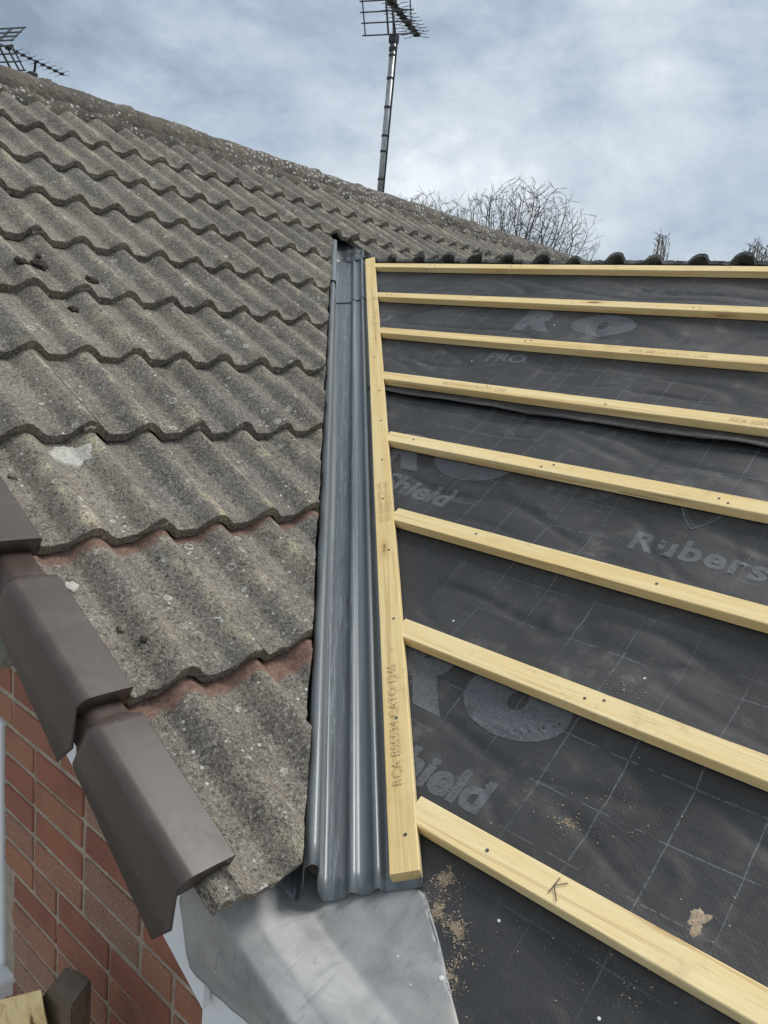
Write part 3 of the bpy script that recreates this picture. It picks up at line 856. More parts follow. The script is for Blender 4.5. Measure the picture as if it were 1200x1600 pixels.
for i, (t, x0) in enumerate(zip(UPPER, XS)):
    L = 1.5 - x0
    # the head is sawn to the angle of the valley batten, a small gap left
    me = batten_mesh(L, i * 2.7 + 1)
    for v in me.vertices:
        if v.co.x < 0.001: v.co.x += (-v.co.y) * 0.02 + 0.004 * (i % 3)
    o = put('batten', me, M['wood'], wing, MB @ Matrix.Translation((x0 + 0.004, t, 0)))
    BAT.append(o)
    for r_ in rafters:
        if r_ > x0 + 0.05:
            jx = r_ + random.uniform(-0.02, 0.02)
            put('nail', bnail_me, None, o, MB @ Matrix.Translation((jx, t - 0.025 + random.uniform(-0.008, 0.008), 0.0002)))
            if random.random() < 0.5: put('nail', bnail_me, None, o, MB @ Matrix.Translation((jx + random.uniform(0.02, 0.04), t - 0.025 + random.uniform(-0.012, 0.012), 0.0002)))
# batten that runs up the valley, its length along the valley and its face in the battened slope
wdir = nB.cross(VD).normalized()                     # across, in the slope, pointing ... sign fixed below
if wdir.x < 0: wdir = -wdir
vb0 = Vector((-0.662, 0.903, -0.831))
LV = 3.46
Mv = Matrix((( VD.x, -wdir.x, nB.x, 0), (VD.y, -wdir.y, nB.y, 0), (VD.z, -wdir.z, nB.z, 0), (0, 0, 0, 1)))
vb = put('valley_batten', batten_mesh(LV, 41.0, 0.051, 0.024), M['wood'], wing, Matrix.Translation(vb0 + nB * 0.001) @ Mv)
for q in range(14):
    put('nail', bnail_me, None, vb, Matrix.Translation(vb0 + VD * (0.09 + 0.25 * q + random.uniform(-0.04, 0.04)) + wdir * random.uniform(0.014, 0.036) + nB * 0.0014) @ Mv)

# --- clout nails through the membrane
for x, y in ((-0.497, 1.431), (-0.932, 1.403), (-0.483, 0.952), (-1.50, 2.70), (-1.66, 2.415), (-0.30, 0.92)):
    t = (y + s * (dB - 0.025)) / c
    put('nail', nail_me, None, wing, MB @ Matrix.Translation((x, t, mem_h(x, t) + (0.004 if t > 1.8 else 0.001))) @ Matrix.Scale(0.62, 4))

# --- printing on the membrane, draped over its folds
from mathutils.bvhtree import BVHTree
BVH = {}
def sheet_h(o, x, t):
    if o.name not in BVH: BVH[o.name] = BVHTree.FromPolygons([v.co.copy() for v in o.data.vertices], [tuple(p_.vertices) for p_ in o.data.polygons])
    hit = BVH[o.name].ray_cast(Vector((x, t, 1.0)), Vector((0, 0, -1)))
    return hit[0].z if hit[0] else mem_h(x, t)
def drape(bm, hfun, lift=0.00060, step=0.006):
    bmesh.ops.triangulate(bm, faces=bm.faces[:])
    xs = [v.co.x for v in bm.verts]; ys = [v.co.y for v in bm.verts]
    for ax, (a, b) in ((0, (min(xs), max(xs))), (1, (min(ys), max(ys)))):
        p = math.ceil(a / step) * step
        while p < b:
            co = Vector((p, 0, 0)) if ax == 0 else Vector((0, p, 0))
            no = Vector((1, 0, 0)) if ax == 0 else Vector((0, 1, 0))
            bmesh.ops.bisect_plane(bm, geom=bm.verts[:] + bm.edges[:] + bm.faces[:], plane_co=co, plane_no=no)
            p += step
    for v in bm.verts: v.co.z = hfun(v.co.x, v.co.y) + lift
    for f_ in bm.faces:
        f_.normal_update()
        if f_.normal.z < 0: f_.normal_flip()
def text_bm(body, size, bold=0.0, shear=0.0, space=1.0):
    cu = bpy.data.curves.new('t', 'FONT')
    cu.body = body; cu.size = size; cu.offset = bold; cu.shear = shear; cu.space_character = space
    cu.resolution_u = 4
    ob = bpy.data.objects.new('t', cu); COL.objects.link(ob)
    dg = bpy.context.evaluated_depsgraph_get()
    me = bpy.data.meshes.new_from_object(ob.evaluated_get(dg))
    bpy.data.objects.remove(ob); bpy.data.curves.remove(cu)
    bm = bmesh.new(); bm.from_mesh(me); bpy.data.meshes.remove(me)
    return bm
def place2d(bm, x, t, rot=0.0, sx=1.0, sy=1.0, shear=0.0):
    for v in bm.verts:
        a, b = v.co.x * sx + v.co.y * shear, v.co.y * sy
        v.co.x = x + a * math.cos(rot) - b * math.sin(rot); v.co.y = t + a * math.sin(rot) + b * math.cos(rot)
hl = lambda x, t: ex_low(x, t)[1]
hu = lambda x, t: mem_h(x, t) + 0.002
def clip_left(bm, lim=0.04):
    """trim print at the sheet's edge in the valley"""
    pass
def printed(name, bm, sheet_o, hf, **kw):
    drape(bm, lambda x, t: sheet_h(sheet_o, x, t), **kw)
    return put(name, mesh_of(bm, name, recalc=False), M['ink'], sheet_o, MB)
def ring_bm(rx, ry, ix, iy, ox=0.0, oy=0.0, n=56, tilt=0.0):
    bm = bmesh.new(); o_, i_ = [], []
    for k in range(n):
        a = 2 * math.pi * k / n
        o_.append(bm.verts.new((rx * math.cos(a), ry * math.sin(a), 0)))
        x, y = ix * math.cos(a), iy * math.sin(a)
        i_.append(bm.verts.new((ox + x * math.cos(tilt) - y * math.sin(tilt), oy + x * math.sin(tilt) + y * math.cos(tilt), 0)))
    for k in range(n): bm.faces.new((o_[k], o_[(k + 1) % n], i_[(k + 1) % n], i_[k]))
    return bm
tt_ = lambda y: (y + s * (dB - 0.03)) / c
# lower logo
bm = text_bm('hield', 0.100, 0.0042, 0.0, 0.98); place2d(bm, -0.800, tt_(1.068), 0.03); printed('printed_lettering', bm, low, hl)
bm = ring_bm(0.115, 0.080, 0.020, 0.024, 0.0, 0.008, tilt=-0.3); place2d(bm, -0.680, tt_(1.282)); printed('printed_logo', bm, low, hl)
bm = text_bm('R', 0.22, 0.014); place2d(bm, -0.985, tt_(1.212), 0.0, 1.15, 0.98); printed('printed_logo', bm, low, hl)
# middle logo
bm = text_bm('Shield', 0.108, 0.0040, 0.0, 0.98); place2d(bm, -1.475, tt_(1.732), -0.03); printed('printed_lettering', bm, low, hl)
bm = ring_bm(0.135, 0.080, 0.022, 0.026, 0.0, 0.01); place2d(bm, -1.255, tt_(1.905)); printed('printed_logo', bm, low, hl)
bm = text_bm('R', 0.22, 0.014); place2d(bm, -1.575, tt_(1.835), 0.0, 1.1, 0.98); printed('printed_logo', bm, low, hl)
# right-hand name
bm = text_bm('Rubershield', 0.098, 0.0030, 0.0, 1.12); place2d(bm, -0.700, tt_(1.737), 0.015); printed('printed_lettering', bm, low, hl)
# upper logo
bm = ring_bm(0.125, 0.072, 0.020, 0.024, 0.0, 0.004); place2d(bm, -1.315, tt_(2.725)); printed('printed_logo', bm, upm, hu)
bm = text_bm('R', 0.205, 0.014); place2d(bm, -1.665, tt_(2.662), 0.0, 1.15, 0.98); printed('printed_logo', bm, upm, hu)
bm = text_bm('PRO', 0.082, 0.0035, 0.0, 1.0); place2d(bm, -1.612, tt_(2.424), 0.03); printed('printed_lettering', bm, upm, hu)
# shield emblem: outline, dashes inside, two brow curves
def ribbon(bm, pts, w):
    prev = None
    for i, p in enumerate(pts):
        d = (pts[min(i + 1, len(pts) - 1)] - pts[max(i - 1, 0)]).normalized(); n_ = Vector((-d.y, d.x, 0)) * w / 2
        cur = (bm.verts.new(p + n_), bm.verts.new(p - n_))
        if prev: bm.faces.new((prev[0], prev[1], cur[1], cur[0]))
        prev = cur
def shield_pts(sx, sy, n=14):
    side = [Vector((sx * (1 - (q / n) ** 2.2), sy * (1 - 2 * q / n) if q else sy, 0)) for q in range(n + 1)]
    return [Vector((-p.x, p.y, 0)) for p in side] + side[::-1][1:]
bm = bmesh.new()
ribbon(bm, shield_pts(0.062, 0.070), 0.0045)
ins = shield_pts(0.051, 0.058)
for q in range(0, len(ins) - 1):
    a, b = ins[q], ins[q + 1]
    n_ = max(1, int((b - a).length / 0.009))
    for k in range(n_): ribbon(bm, [a.lerp(b, k / n_), a.lerp(b, (k + 0.55) / n_)], 0.003)
for sg in (-1, 1):
    ribbon(bm, [Vector((sg * (0.004 + 0.046 * q / 8), 0.018 + 0.016 * math.sin(q / 8 * 2.2), 0)) for q in range(9)], 0.004)
place2d(bm, -0.588, tt_(1.895)); printed('printed_emblem', bm, low, hl)
# round lattice emblem by the upper logo
bm = ring_bm(0.044, 0.040, 0.041, 0.037)
for q in (-0.024, -0.008, 0.008, 0.024):
    e_ = math.sqrt(0.040 ** 2 - q * q) * 0.95
    ribbon(bm, [Vector((q, -e_, 0)), Vector((q, e_, 0))], 0.002); ribbon(bm, [Vector((-e_, q, 0)), Vector((e_, q, 0))], 0.002)
for sg in (-1, 1): ribbon(bm, [Vector((-0.040, sg * 0.020, 0)), Vector((-0.062, sg * 0.030, 0)), Vector((-0.068, sg * 0.018, 0))], 0.003)
place2d(bm, -1.800, tt_(2.752), 0.3); printed('printed_emblem', bm, upm, hu)

# --- grade stamps on the battens
def stamp(o, body, size, x, y, rot, m_, sx=1.0):
    bm = text_bm(body, size, 0.0)
    place2d(bm, x, y, rot, sx, 1.0)
    for v in bm.verts: v.co.z = 0.0022
    put('grade_stamp', mesh_of(bm, 'stamp', recalc=False), M['stamp'], o, m_)
Mvb = Matrix.Translation(vb0 + nB * 0.001) @ Mv
stamp(vb, 'RCA BS5534 CATO 1245', 0.026, 0.165, -0.033, 0.0, Mvb, 1.1)
stamp(vb, 'RCA BS5534 CATO 1245', 0.017, 1.00, -0.024, 0.0, Mvb, 1.1)
stamp(vb, 'RCA BS5534 CATO 1245', 0.017, 1.00, -0.042, 0.0, Mvb, 1.1)
for i, x in ((3, -1.62), (2, -1.10), (3, -0.66)):
    stamp(BAT[i], 'RCA BS5534 CATO 1245', 0.024, x, UPPER[i] - 0.034, 0.0, MB, 1.0)
# pencil K on the lowest batten
kb = bmesh.new()
for a, b in (((0, 0), (0.004, 0.030)), ((0.018, 0.028), (0.002, 0.014)), ((0.002, 0.014), (0.017, -0.006))):
    ribbon(kb, [Vector((*a, 0)), Vector((*b, 0))], 0.0018)
place2d(kb, -0.430, UPPER[7] - 0.038)
for v in kb.verts: v.co.z = 0.0022
put('pencil_mark', mesh_of(kb, 'pencil', recalc=False), M['pencil'], BAT[7], MB)

# --- dark tiles of the far slope, heads standing up behind the top batten
def dark_mesh(seed):
    nu, nv, W = 30, 3, 0.350
    verts, f = [], []
    for th in (0, 0.016):
        for j in range(nv + 1):
            v = 0.40 * j / nv
            for i in range(nu + 1):
                u = W * i / nu
                h = 0.0
                for cr_ in (0.0875, 0.2625):
                    k_ = 1 + 0.9 * nz(cr_ * 37.0, seed * 2.7, 5.0)
                    d = abs(u - cr_ - 0.02 * nz(seed, cr_ * 20, 1.0)) / (0.038 * (0.6 + 0.4 * k_))
                    if d < 1: h = max(h, 0.037 * k_ * math.sqrt(max(0, 1 - d * d)) ** 0.9)
                h += 0.005 * nz(u * 45 + seed * 5, v * 14, seed)
                verts.append((u, v, h - th))
    N = (nu + 1) * (nv + 1)
    for j in range(nv):
        for i in range(nu):
            a = j * (nu + 1) + i
            f.append((a, a + 1, a + nu + 2, a + nu + 1)); f.append((N + a, N + a + nu + 1, N + a + nu + 2, N + a + 1))
    for i in range(nu):
        f.append((i, N + i, N + i + 1, i + 1)); a = nv * (nu + 1) + i; f.append((a, a + 1, N + a + 1, N + a))
    for j in range(nv):
        a = j * (nu + 1); f.append((a, a + nu + 1, N + a + nu + 1, N + a)); a += nu; f.append((a, N + a, N + a + nu + 1, a + nu + 1))
    me = pyd(verts, f, 'dark_tile', True); me.materials.append(M['dark']); me.set_sharp_from_angle(angle=R(40)); return me
dts = [dark_mesh(k * 1.93 + 0.4) for k in range(8)]
# local x -> +X, local y -> down the far slope (+Y, -Z), local z -> normal
Md = Matrix(((1, 0, 0, 0), (0, c, s, 0), (0, -s, c, 0), (0, 0, 0, 1)))
Mdf = Matrix(((-1, 0, 0, 0), (0, c, s, 0), (0, -s, c, 0), (0, 0, 0, 1)))
for i in range(13):
    x = -3.05 + 0.352 * i + 0.015
    put('far_tile', dts[(i * 3) % 8], None, wing, Matrix.Translation((x, 3.205 + random.uniform(-0.004, 0.004), 0.457 + random.uniform(-0.003, 0.003))) @ Matrix.Rotation(random.uniform(-0.02, 0.02), 4, 'Y') @ Md)

# ---------------------------------------------------------------- valley trough
trough = thing('valley_trough', 'dark grey folded metal valley trough between the tiles and the valley batten', 'valley trough', VP)
ANG = math.atan2(s / math.sqrt(2), math.sqrt(1 - s * s / 2))
wr = Vector((math.cos(ANG), math.sin(ANG))); nr = Vector((-math.sin(ANG), math.cos(ANG)))
def trough_profile(grow):
    pts = []
    def right(w, n): p = wr * w + nr * n; pts.append((p.x, p.y))
    # left wing, lying on the tiled slope below the tiles
    for w, n in ((0.185, 0.010), (0.181, 0.014), (0.177, 0.003), (0.10, 0.0), (0.050, 0.0), (0.028, 0.001)):
        pts.append((-(wr.x * w - nr.x * n * -1 * -1) if False else -(wr.x * w + nr.x * n), wr.y * w + nr.y * n))
    # hollow upstand in the middle, pinched at its foot
    g_ = grow
    for x, y in ((-0.019, 0.008), (-0.0135, 0.020), (-0.0105, 0.045), (-0.0105, 0.075), (-0.0115 - g_, 0.095), (-0.0105 - g_, 0.1065 + g_), (-0.0065 - g_, 0.113 + g_), (0.0, 0.1155 + g_), (0.0065 + g_, 0.113 + g_), (0.0105 + g_, 0.1065 + g_), (0.0115 + g_, 0.096), (0.0105 + g_ * 0.7, 0.080), (0.0115, 0.058), (0.0150, 0.036), (0.0215, 0.0175), (0.028, 0.0125)):
        pts.append((x, y))
    for w, n in ((0.036, 0.0010), (0.046, 0.0), (0.060, 0.001), (0.0640, 0.0025), (0.0675, 0.0105), (0.0715, 0.0140), (0.0755, 0.0140), (0.0795, 0.0105), (0.083, 0.0045), (0.088, 0.0025), (0.103, 0.0025), (0.1080, 0.0045), (0.1115, 0.0115), (0.1150, 0.0145), (0.1190, 0.0140), (0.1225, 0.009), (0.126, 0.002), (0.133, 0.0), (0.160, 0.0), (0.186, 0.0), (0.191, 0.004), (0.192, 0.012)):
        right(w, n)
    return pts
def trough_mesh(t0, t1, grow, lift, n):
    pr = trough_profile(grow)
    verts, f = [], []
    for j in range(n + 1):
        tau = t0 + (t1 - t0) * j / n
        for l, h in pr:
            wob = 0.0012 * nz(tau * 4, l * 20, 1.0) + 0.0006 * nz(tau * 25, l * 60, 3.0)
            raw = (0.004 * nz(l * 60, 3.0) + 0.0025 * nz(l * 190, 1.0) if j == 0 else 0)
            k_ = 1 - sst(0.026, 0.060, l)                 # the upstand runs slightly askew of the valley batten
            verts.append((l - k_ * (0.004 + 0.044 * tau / 3.66), tau + raw, h + lift + wob))
    m = len(pr)
    for j in range(n):
        for i in range(m - 1):
            a = j * m + i; f.append((a, a + 1, a + m + 1, a + m))
    me = pyd(verts, f, 'trough', True)
    return me
Mt = Matrix(((VL.x, VD.x, VN.x, VP.x), (VL.y, VD.y, VN.y, VP.y), (VL.z, VD.z, VN.z, VP.z), (0, 0, 0, 1)))
for nm, a, b, gr, lf in (('lower_length', 0.0, 3.05, 0.0, 0.001), ('upper_length', 2.90, 3.60, 0.0035, 0.0055)):
    o = put(nm, trough_mesh(a, b, gr, lf, 70), M['trough'], trough, Mt)
    md = o.modifiers.new('thick', 'SOLIDIFY'); md.thickness = 0.0016; md.offset = 1

# dark dressed saddle closing the head of the valley
sv, sf = [], []
for j in range(9):
    for i in range(17):
        l = -0.085 + 0.205 * i / 16
        tau = 3.53 + (0.40 - 0.22 * sst(0.03, 0.12, l)) * j / 8 + 0.008 * nz(i * 0.5, 2)
        h = abs(l) * wr.y / wr.x + 0.014 + 0.012 * (0.5 + 0.5 * math.cos((l - 0.075) * 125)) * sst(0.02, 0.05, l) + (0.030 - 0.030 * sst(0.0, 0.1, l)) * (j / 8) + 0.006 * nz(i * 0.6, j * 0.7, 3)
        if j == 0: h -= 0.008
        sv.append((l, tau, h))
for j in range(8):
    for i in range(16):
        a = j * 17 + i; sf.append((a, a + 1, a + 18, a + 17))
o = put('valley_saddle', pyd(sv, sf, 'saddle', True), M['saddle'], None, Mt)
md = o.modifiers.new('thick', 'SOLIDIFY'); md.thickness = 0.004; md.offset = 1
tag(o, 'small dark lead saddle dressed over the head of the valley trough', 'flashing')

# ---------------------------------------------------------------- lead at the foot of the valley
def deck_z(x, y):
    za = (dA - 0.060 - 0.028 * sst(0.71, 0.80, y) - s * x) / c
    zb = (dB - 0.033 + s * y) / c
    k = 0.016 + 0.13 * sst(0.825, 0.760, y)
    h = max(k - abs(za - zb), 0) / k
    return max(za, zb) + h * h * k * 0.25
lv, lf_ = [], []
NX, NT_, NF = 64, 44, 22
YF = 0.702
for i in range(NX + 1):
    x = -0.890 + (0.64) * i / NX
    ytop = 0.86 + 0.07 * sst(-0.80, -0.70, x)
    xr_edge = lambda y: -0.617 + (0.936 - y) * 1.42 + 0.006 * nz(y * 14, 3.0)
    for j in range(NT_ + 1):
        y = ytop + (YF - ytop) * j / NT_
        xx = min(x, xr_edge(y)) if x > -0.62 else x
        z = deck_z(xx, y) + 0.0055 + 0.0022 * nz(x * 14, y * 14, 1.0) + 0.0012 * nz(x * 40, y * 30, 4.0)
        z -= 0.003 * sst(0.008, 0.0, y - YF)
        z += 0.004 * math.exp(-((x + 0.79) / 0.03) ** 2 - ((y - 0.735) / 0.02) ** 2)
        lv.append((xx, y, z))
    xe = min(x, xr_edge(YF)) if x > -0.62 else x
    ze = deck_z(xe, YF) + 0.0055 - 0.003
    drop = max(0.040, ze + 0.985 + 0.012 * nz(x * 9, 6.0)) * (0.45 + 0.55 * sst(-0.892, -0.862, x))
    for j in range(1, NF + 1):
        q = j / NF
        buck = 0.012 * nz(x * 11 + 2, q * 2.3, 9.0) * q + 0.008 * nz(x * 26, q * 5, 2.0) * q
        yy = YF - 0.030 * sst(-0.02, 0.07, q) - 0.004 * q + 0.55 * buck - 0.001
        zz = ze - drop * q - 0.003 * sst(0, 0.15, q)
        lv.append((xe + 0.012 * q * nz(x * 5, 1.0), yy, zz))
m = NT_ + 1 + NF
for i in range(NX):
    for j in range(m - 1):
        a = i * m + j; lf_.append((a, a + m, a + m + 1, a + 1))
o = put('lead_flashing', pyd(lv, lf_, 'lead', True), M['lead'])
md = o.modifiers.new('thick', 'SOLIDIFY'); md.thickness = 0.0022; md.offset = -1
tag(o, 'dull grey sheet lead dressed over the foot of the valley and folded down', 'flashing')
lead = o
for x, y in ((-0.509, 0.853),):
    put('nail', nail_me, None, lead, MB @ Matrix.Translation((x, (y + s * (dB - 0.03)) / c, -0.026)) @ Matrix.Scale(0.9, 4))

# ---------------------------------------------------------------- loose things on the slopes
def lump(name, mat, loc, size, seed, flat=0.6, rot=None):
    bm = bmesh.new(); bmesh.ops.create_icosphere(bm, subdivisions=3, radius=1.0)
    for v in bm.verts:
        d = v.co.normalized()
        k = 0.85 + 0.5 * noise.noise(d * 1.6 + Vector((seed, 0, 0))) + 0.32 * noise.noise(d * 5 + Vector((0, seed, 0))) + 0.12 * noise.noise(d * 14)
        v.co = Vector((d.x * k, d.y * k, d.z * k * flat)) * size
    o = put(name, mesh_of(bm, name, True), mat, None, Matrix.Translation(loc) @ (rot or MA.to_3x3().to_4x4()))
    return o
def on_tile(y, x):
    """top of the tiles at plan position"""
    u = ((-c) * (x - s * dA)) / (c * c)
    k = max((q for q in TAILS if TAILS[q] <= u), default=2)
    v = u - TAILS[k]
    return A(y, u, prof((y - 0.63) % 0.30) + 0.029 * (1 - v / TG)), u
mosses = [(1.167, -2.418, 0.030, 'large dark moss clump lying on the tiles beside the crumbled gap', 'moss'), (1.306, -2.368, 0.024, 'flat oval dark moss cushion in a tile pan', 'moss'), (1.177, -2.221, 0.019, 'small dark moss ball above a pale yellow lichen patch', 'moss'),
          (0.749, -1.165, 0.009, 'tiny round brown moss tuft on the tile above the lowest verge cap', 'moss'), (0.716, -1.592, 0.011, 'small grey mortar lump beside the topmost verge cap in view', 'pebble'), (0.735, -1.205, 0.010, 'small grey mortar crumb on the tile beside the second verge cap', 'pebble'),
          (1.075, -2.36, 0.022, 'broad brown moss heap at the edge of the tiled slope', 'moss'), (1.19, -2.47, 0.014, 'little moss crumb just above the large dark clump', 'moss')]
for q, (y, x, sz, lb, mt) in enumerate(mosses):
    p, u = on_tile(y, x)
    tag(lump('moss_clump' if mt == 'moss' else 'mortar_lump', M[mt], p + nA * sz * 0.15, sz, q * 3.3 + 1, 0.38 if mt == 'moss' else 0.6), lb, 'moss' if mt == 'moss' else 'mortar')
# crusts of white lichen, thin raised scabs
def scab(y, x, rx, ry, seed, mat, name, lb, cat):
    p, u = on_tile(y, x)
    verts, f = [], []
    nr_, na = 9, 40
    k0 = max((q for q in TAILS if TAILS[q] <= u), default=2)
    for i in range(nr_ + 1):
        for a in range(na):
            th = 2 * math.pi * a / na
            rr = (i / nr_) * (1 + 0.35 * nz(math.cos(th) * 1.7 + seed, math.sin(th) * 1.7, seed) + 0.22 * nz(math.cos(th) * 5, math.sin(th) * 5, seed + 2))
            yy, uu = y + rx * rr * math.cos(th), u + ry * rr * math.sin(th)
            v = uu - TAILS[k0]
            h = prof((yy - 0.63) % 0.30) + 0.029 * (1 - v / TG) + (0.0055 + 0.0025 * nz(yy * 90, uu * 90, seed)) * (1 if i < nr_ else -0.6)
            verts.append(A(yy, uu, h))
    for i in range(nr_):
        for a in range(na):
            f.append((i * na + a, i * na + (a + 1) % na, (i + 1) * na + (a + 1) % na, (i + 1) * na + a))
    return tag(put(name, pyd(verts, f, name, True), mat), lb, cat)
scab(0.862, -1.648, 0.048, 0.040, 2.0, M['scab'], 'lichen_patch', 'large white lichen patch on a tile just under a course edge', 'lichen')
scab(0.700, -1.318, 0.016, 0.012, 5.0, M['scab'], 'lichen_patch', 'small white lichen spot touching the brown verge cap', 'lichen')

# sawdust on the membrane and by the lead
random.seed(21)
def flakes(name, spots, lb):
    verts, f = [], []
    for cx, ct, rx, rt, n in spots:
        for q in range(int(n * 2.4)):
            r_ = abs(random.gauss(0, 0.5)); a = random.uniform(0, 2 * math.pi)
            x, t = cx + rx * r_ * math.cos(a), ct + rt * r_ * math.sin(a)
            if nz(x * 35, t * 35, 4.0) + 0.5 * nz(x * 110, t * 110, 1.0) < random.uniform(-0.35, 0.4): continue
            sz = random.uniform(0.00016, 0.00042) * random.choice((1, 1, 1, 1, 1, 1, 1, 2.5))
            h = ex_low(x, t)[1]
            b = B(x, t, h + 0.0006 + random.random() * 0.0008)
            a2 = random.uniform(0, 6.28); l_ = sz * random.uniform(1, 2.4)
            dx, dt = uB * math.sin(a2) + Vector((math.cos(a2), 0, 0)), uB * math.cos(a2) - Vector((math.sin(a2), 0, 0))
            k = len(verts)
            up = nB * random.uniform(0, sz * 0.9)
            verts += [b - dx * l_ - dt * sz, b + dx * l_ - dt * sz + up, b + dx * l_ + dt * sz, b - dx * l_ + dt * sz + up]
            f.append((k, k + 1, k + 2, k + 3))
    return tag(put(name, pyd(verts, f, name), M['dust']), lb, 'sawdust', kind='stuff')
flakes('sawdust', [(-0.595, tt_(0.965), 0.022, 0.020, 1400), (-0.575, tt_(0.925), 0.03, 0.03, 1100), (-0.535, tt_(0.915), 0.045, 0.02, 900), (-0.50, tt_(0.86), 0.03, 0.05, 700), (-0.47, tt_(1.13), 0.06, 0.03, 260), (-0.52, tt_(1.40), 0.06, 0.04, 130), (-0.40, tt_(1.20), 0.25, 0.14, 160), (-0.30, tt_(0.97), 0.25, 0.14, 200)], 'pale sawdust scattered over the black membrane and beside the lead')
# compact dollop of dried mortar
def splat(x, t, rx, rt, seed, lb):
    verts, f = [], []
    for i in range(8):
        for a in range(36):
            th = 2 * math.pi * a / 36
            rr = (i / 7) * (0.9 + 0.7 * nz(math.cos(th) * 1.6 + seed, math.sin(th) * 1.6, seed) + 0.45 * nz(math.cos(th) * 5, math.sin(th) * 5, seed))
            xx, tq = x + rx * rr * math.cos(th), t + rt * rr * math.sin(th)
            verts.append(B(xx, tq, ex_low(xx, tq)[1] + (0.0016 + 0.0012 * nz(xx * 110, tq * 110, 1)) * (1 - (i / 7) ** 3) + (0 if i < 7 else -0.001)))
    for i in range(7):
        for a in range(36): f.append((i * 36 + a, i * 36 + (a + 1) % 36, (i + 1) * 36 + (a + 1) % 36, (i + 1) * 36 + a))
    tag(put('mortar_splash', pyd(verts, f, 'splash', True), M['dust']), lb, 'mortar')
splat(-0.240, tt_(1.090), 0.017, 0.024, 3.0, 'sandy mortar splash on the membrane above the lowest batten')

# ---------------------------------------------------------------- broken timber below the verge
tim = thing('broken_timber', 'weathered brown timber end split open to fresh yellow wood beside the brick wall', 'timber', (-1.18, 0.64, -1.9))
TO = Vector((-0.045, 0, -0.075))
tb = bmesh.new()
tp = [(-1.195, -1.225), (-1.150, -1.150), (-1.105, -1.128), (-1.056, -1.118), (-1.050, -1.95), (-1.195, -1.95)]
v0 = [tb.verts.new(Vector((x, 0.600, z)) + TO) for x, z in tp]; v1 = [tb.verts.new(Vector((x - 0.02, 0.650, z + 0.012)) + TO) for x, z in tp]
tb.faces.new(v0); tb.faces.new(v1[::-1])
for i in range(len(tp)): tb.faces.new((v0[i], v1[i], v1[(i + 1) % len(tp)], v0[(i + 1) % len(tp)]))
bmesh.ops.bevel(tb, geom=tb.edges[:], offset=0.004, segments=2, affect='EDGES')
put('weathered_end', mesh_of(tb), M['oldwood'], tim, None)
sb = bmesh.new()
q0 = [(-1.150, 0.575, -1.225), (-1.205, 0.595, -1.225), (-1.46, 0.60, -1.44), (-1.36, 0.560, -1.47)]
q1 = [(x + 0.004, y + 0.01, z - 0.06) for x, y, z in q0]
a_ = [sb.verts.new(p) for p in q0]; b_ = [sb.verts.new(p) for p in q1]
sb.faces.new(a_); sb.faces.new(b_[::-1])
for i in range(4): sb.faces.new((a_[i], b_[i], b_[(i + 1) % 4], a_[(i + 1) % 4]))
put('split_wood', mesh_of(sb), M['wood'], tim)

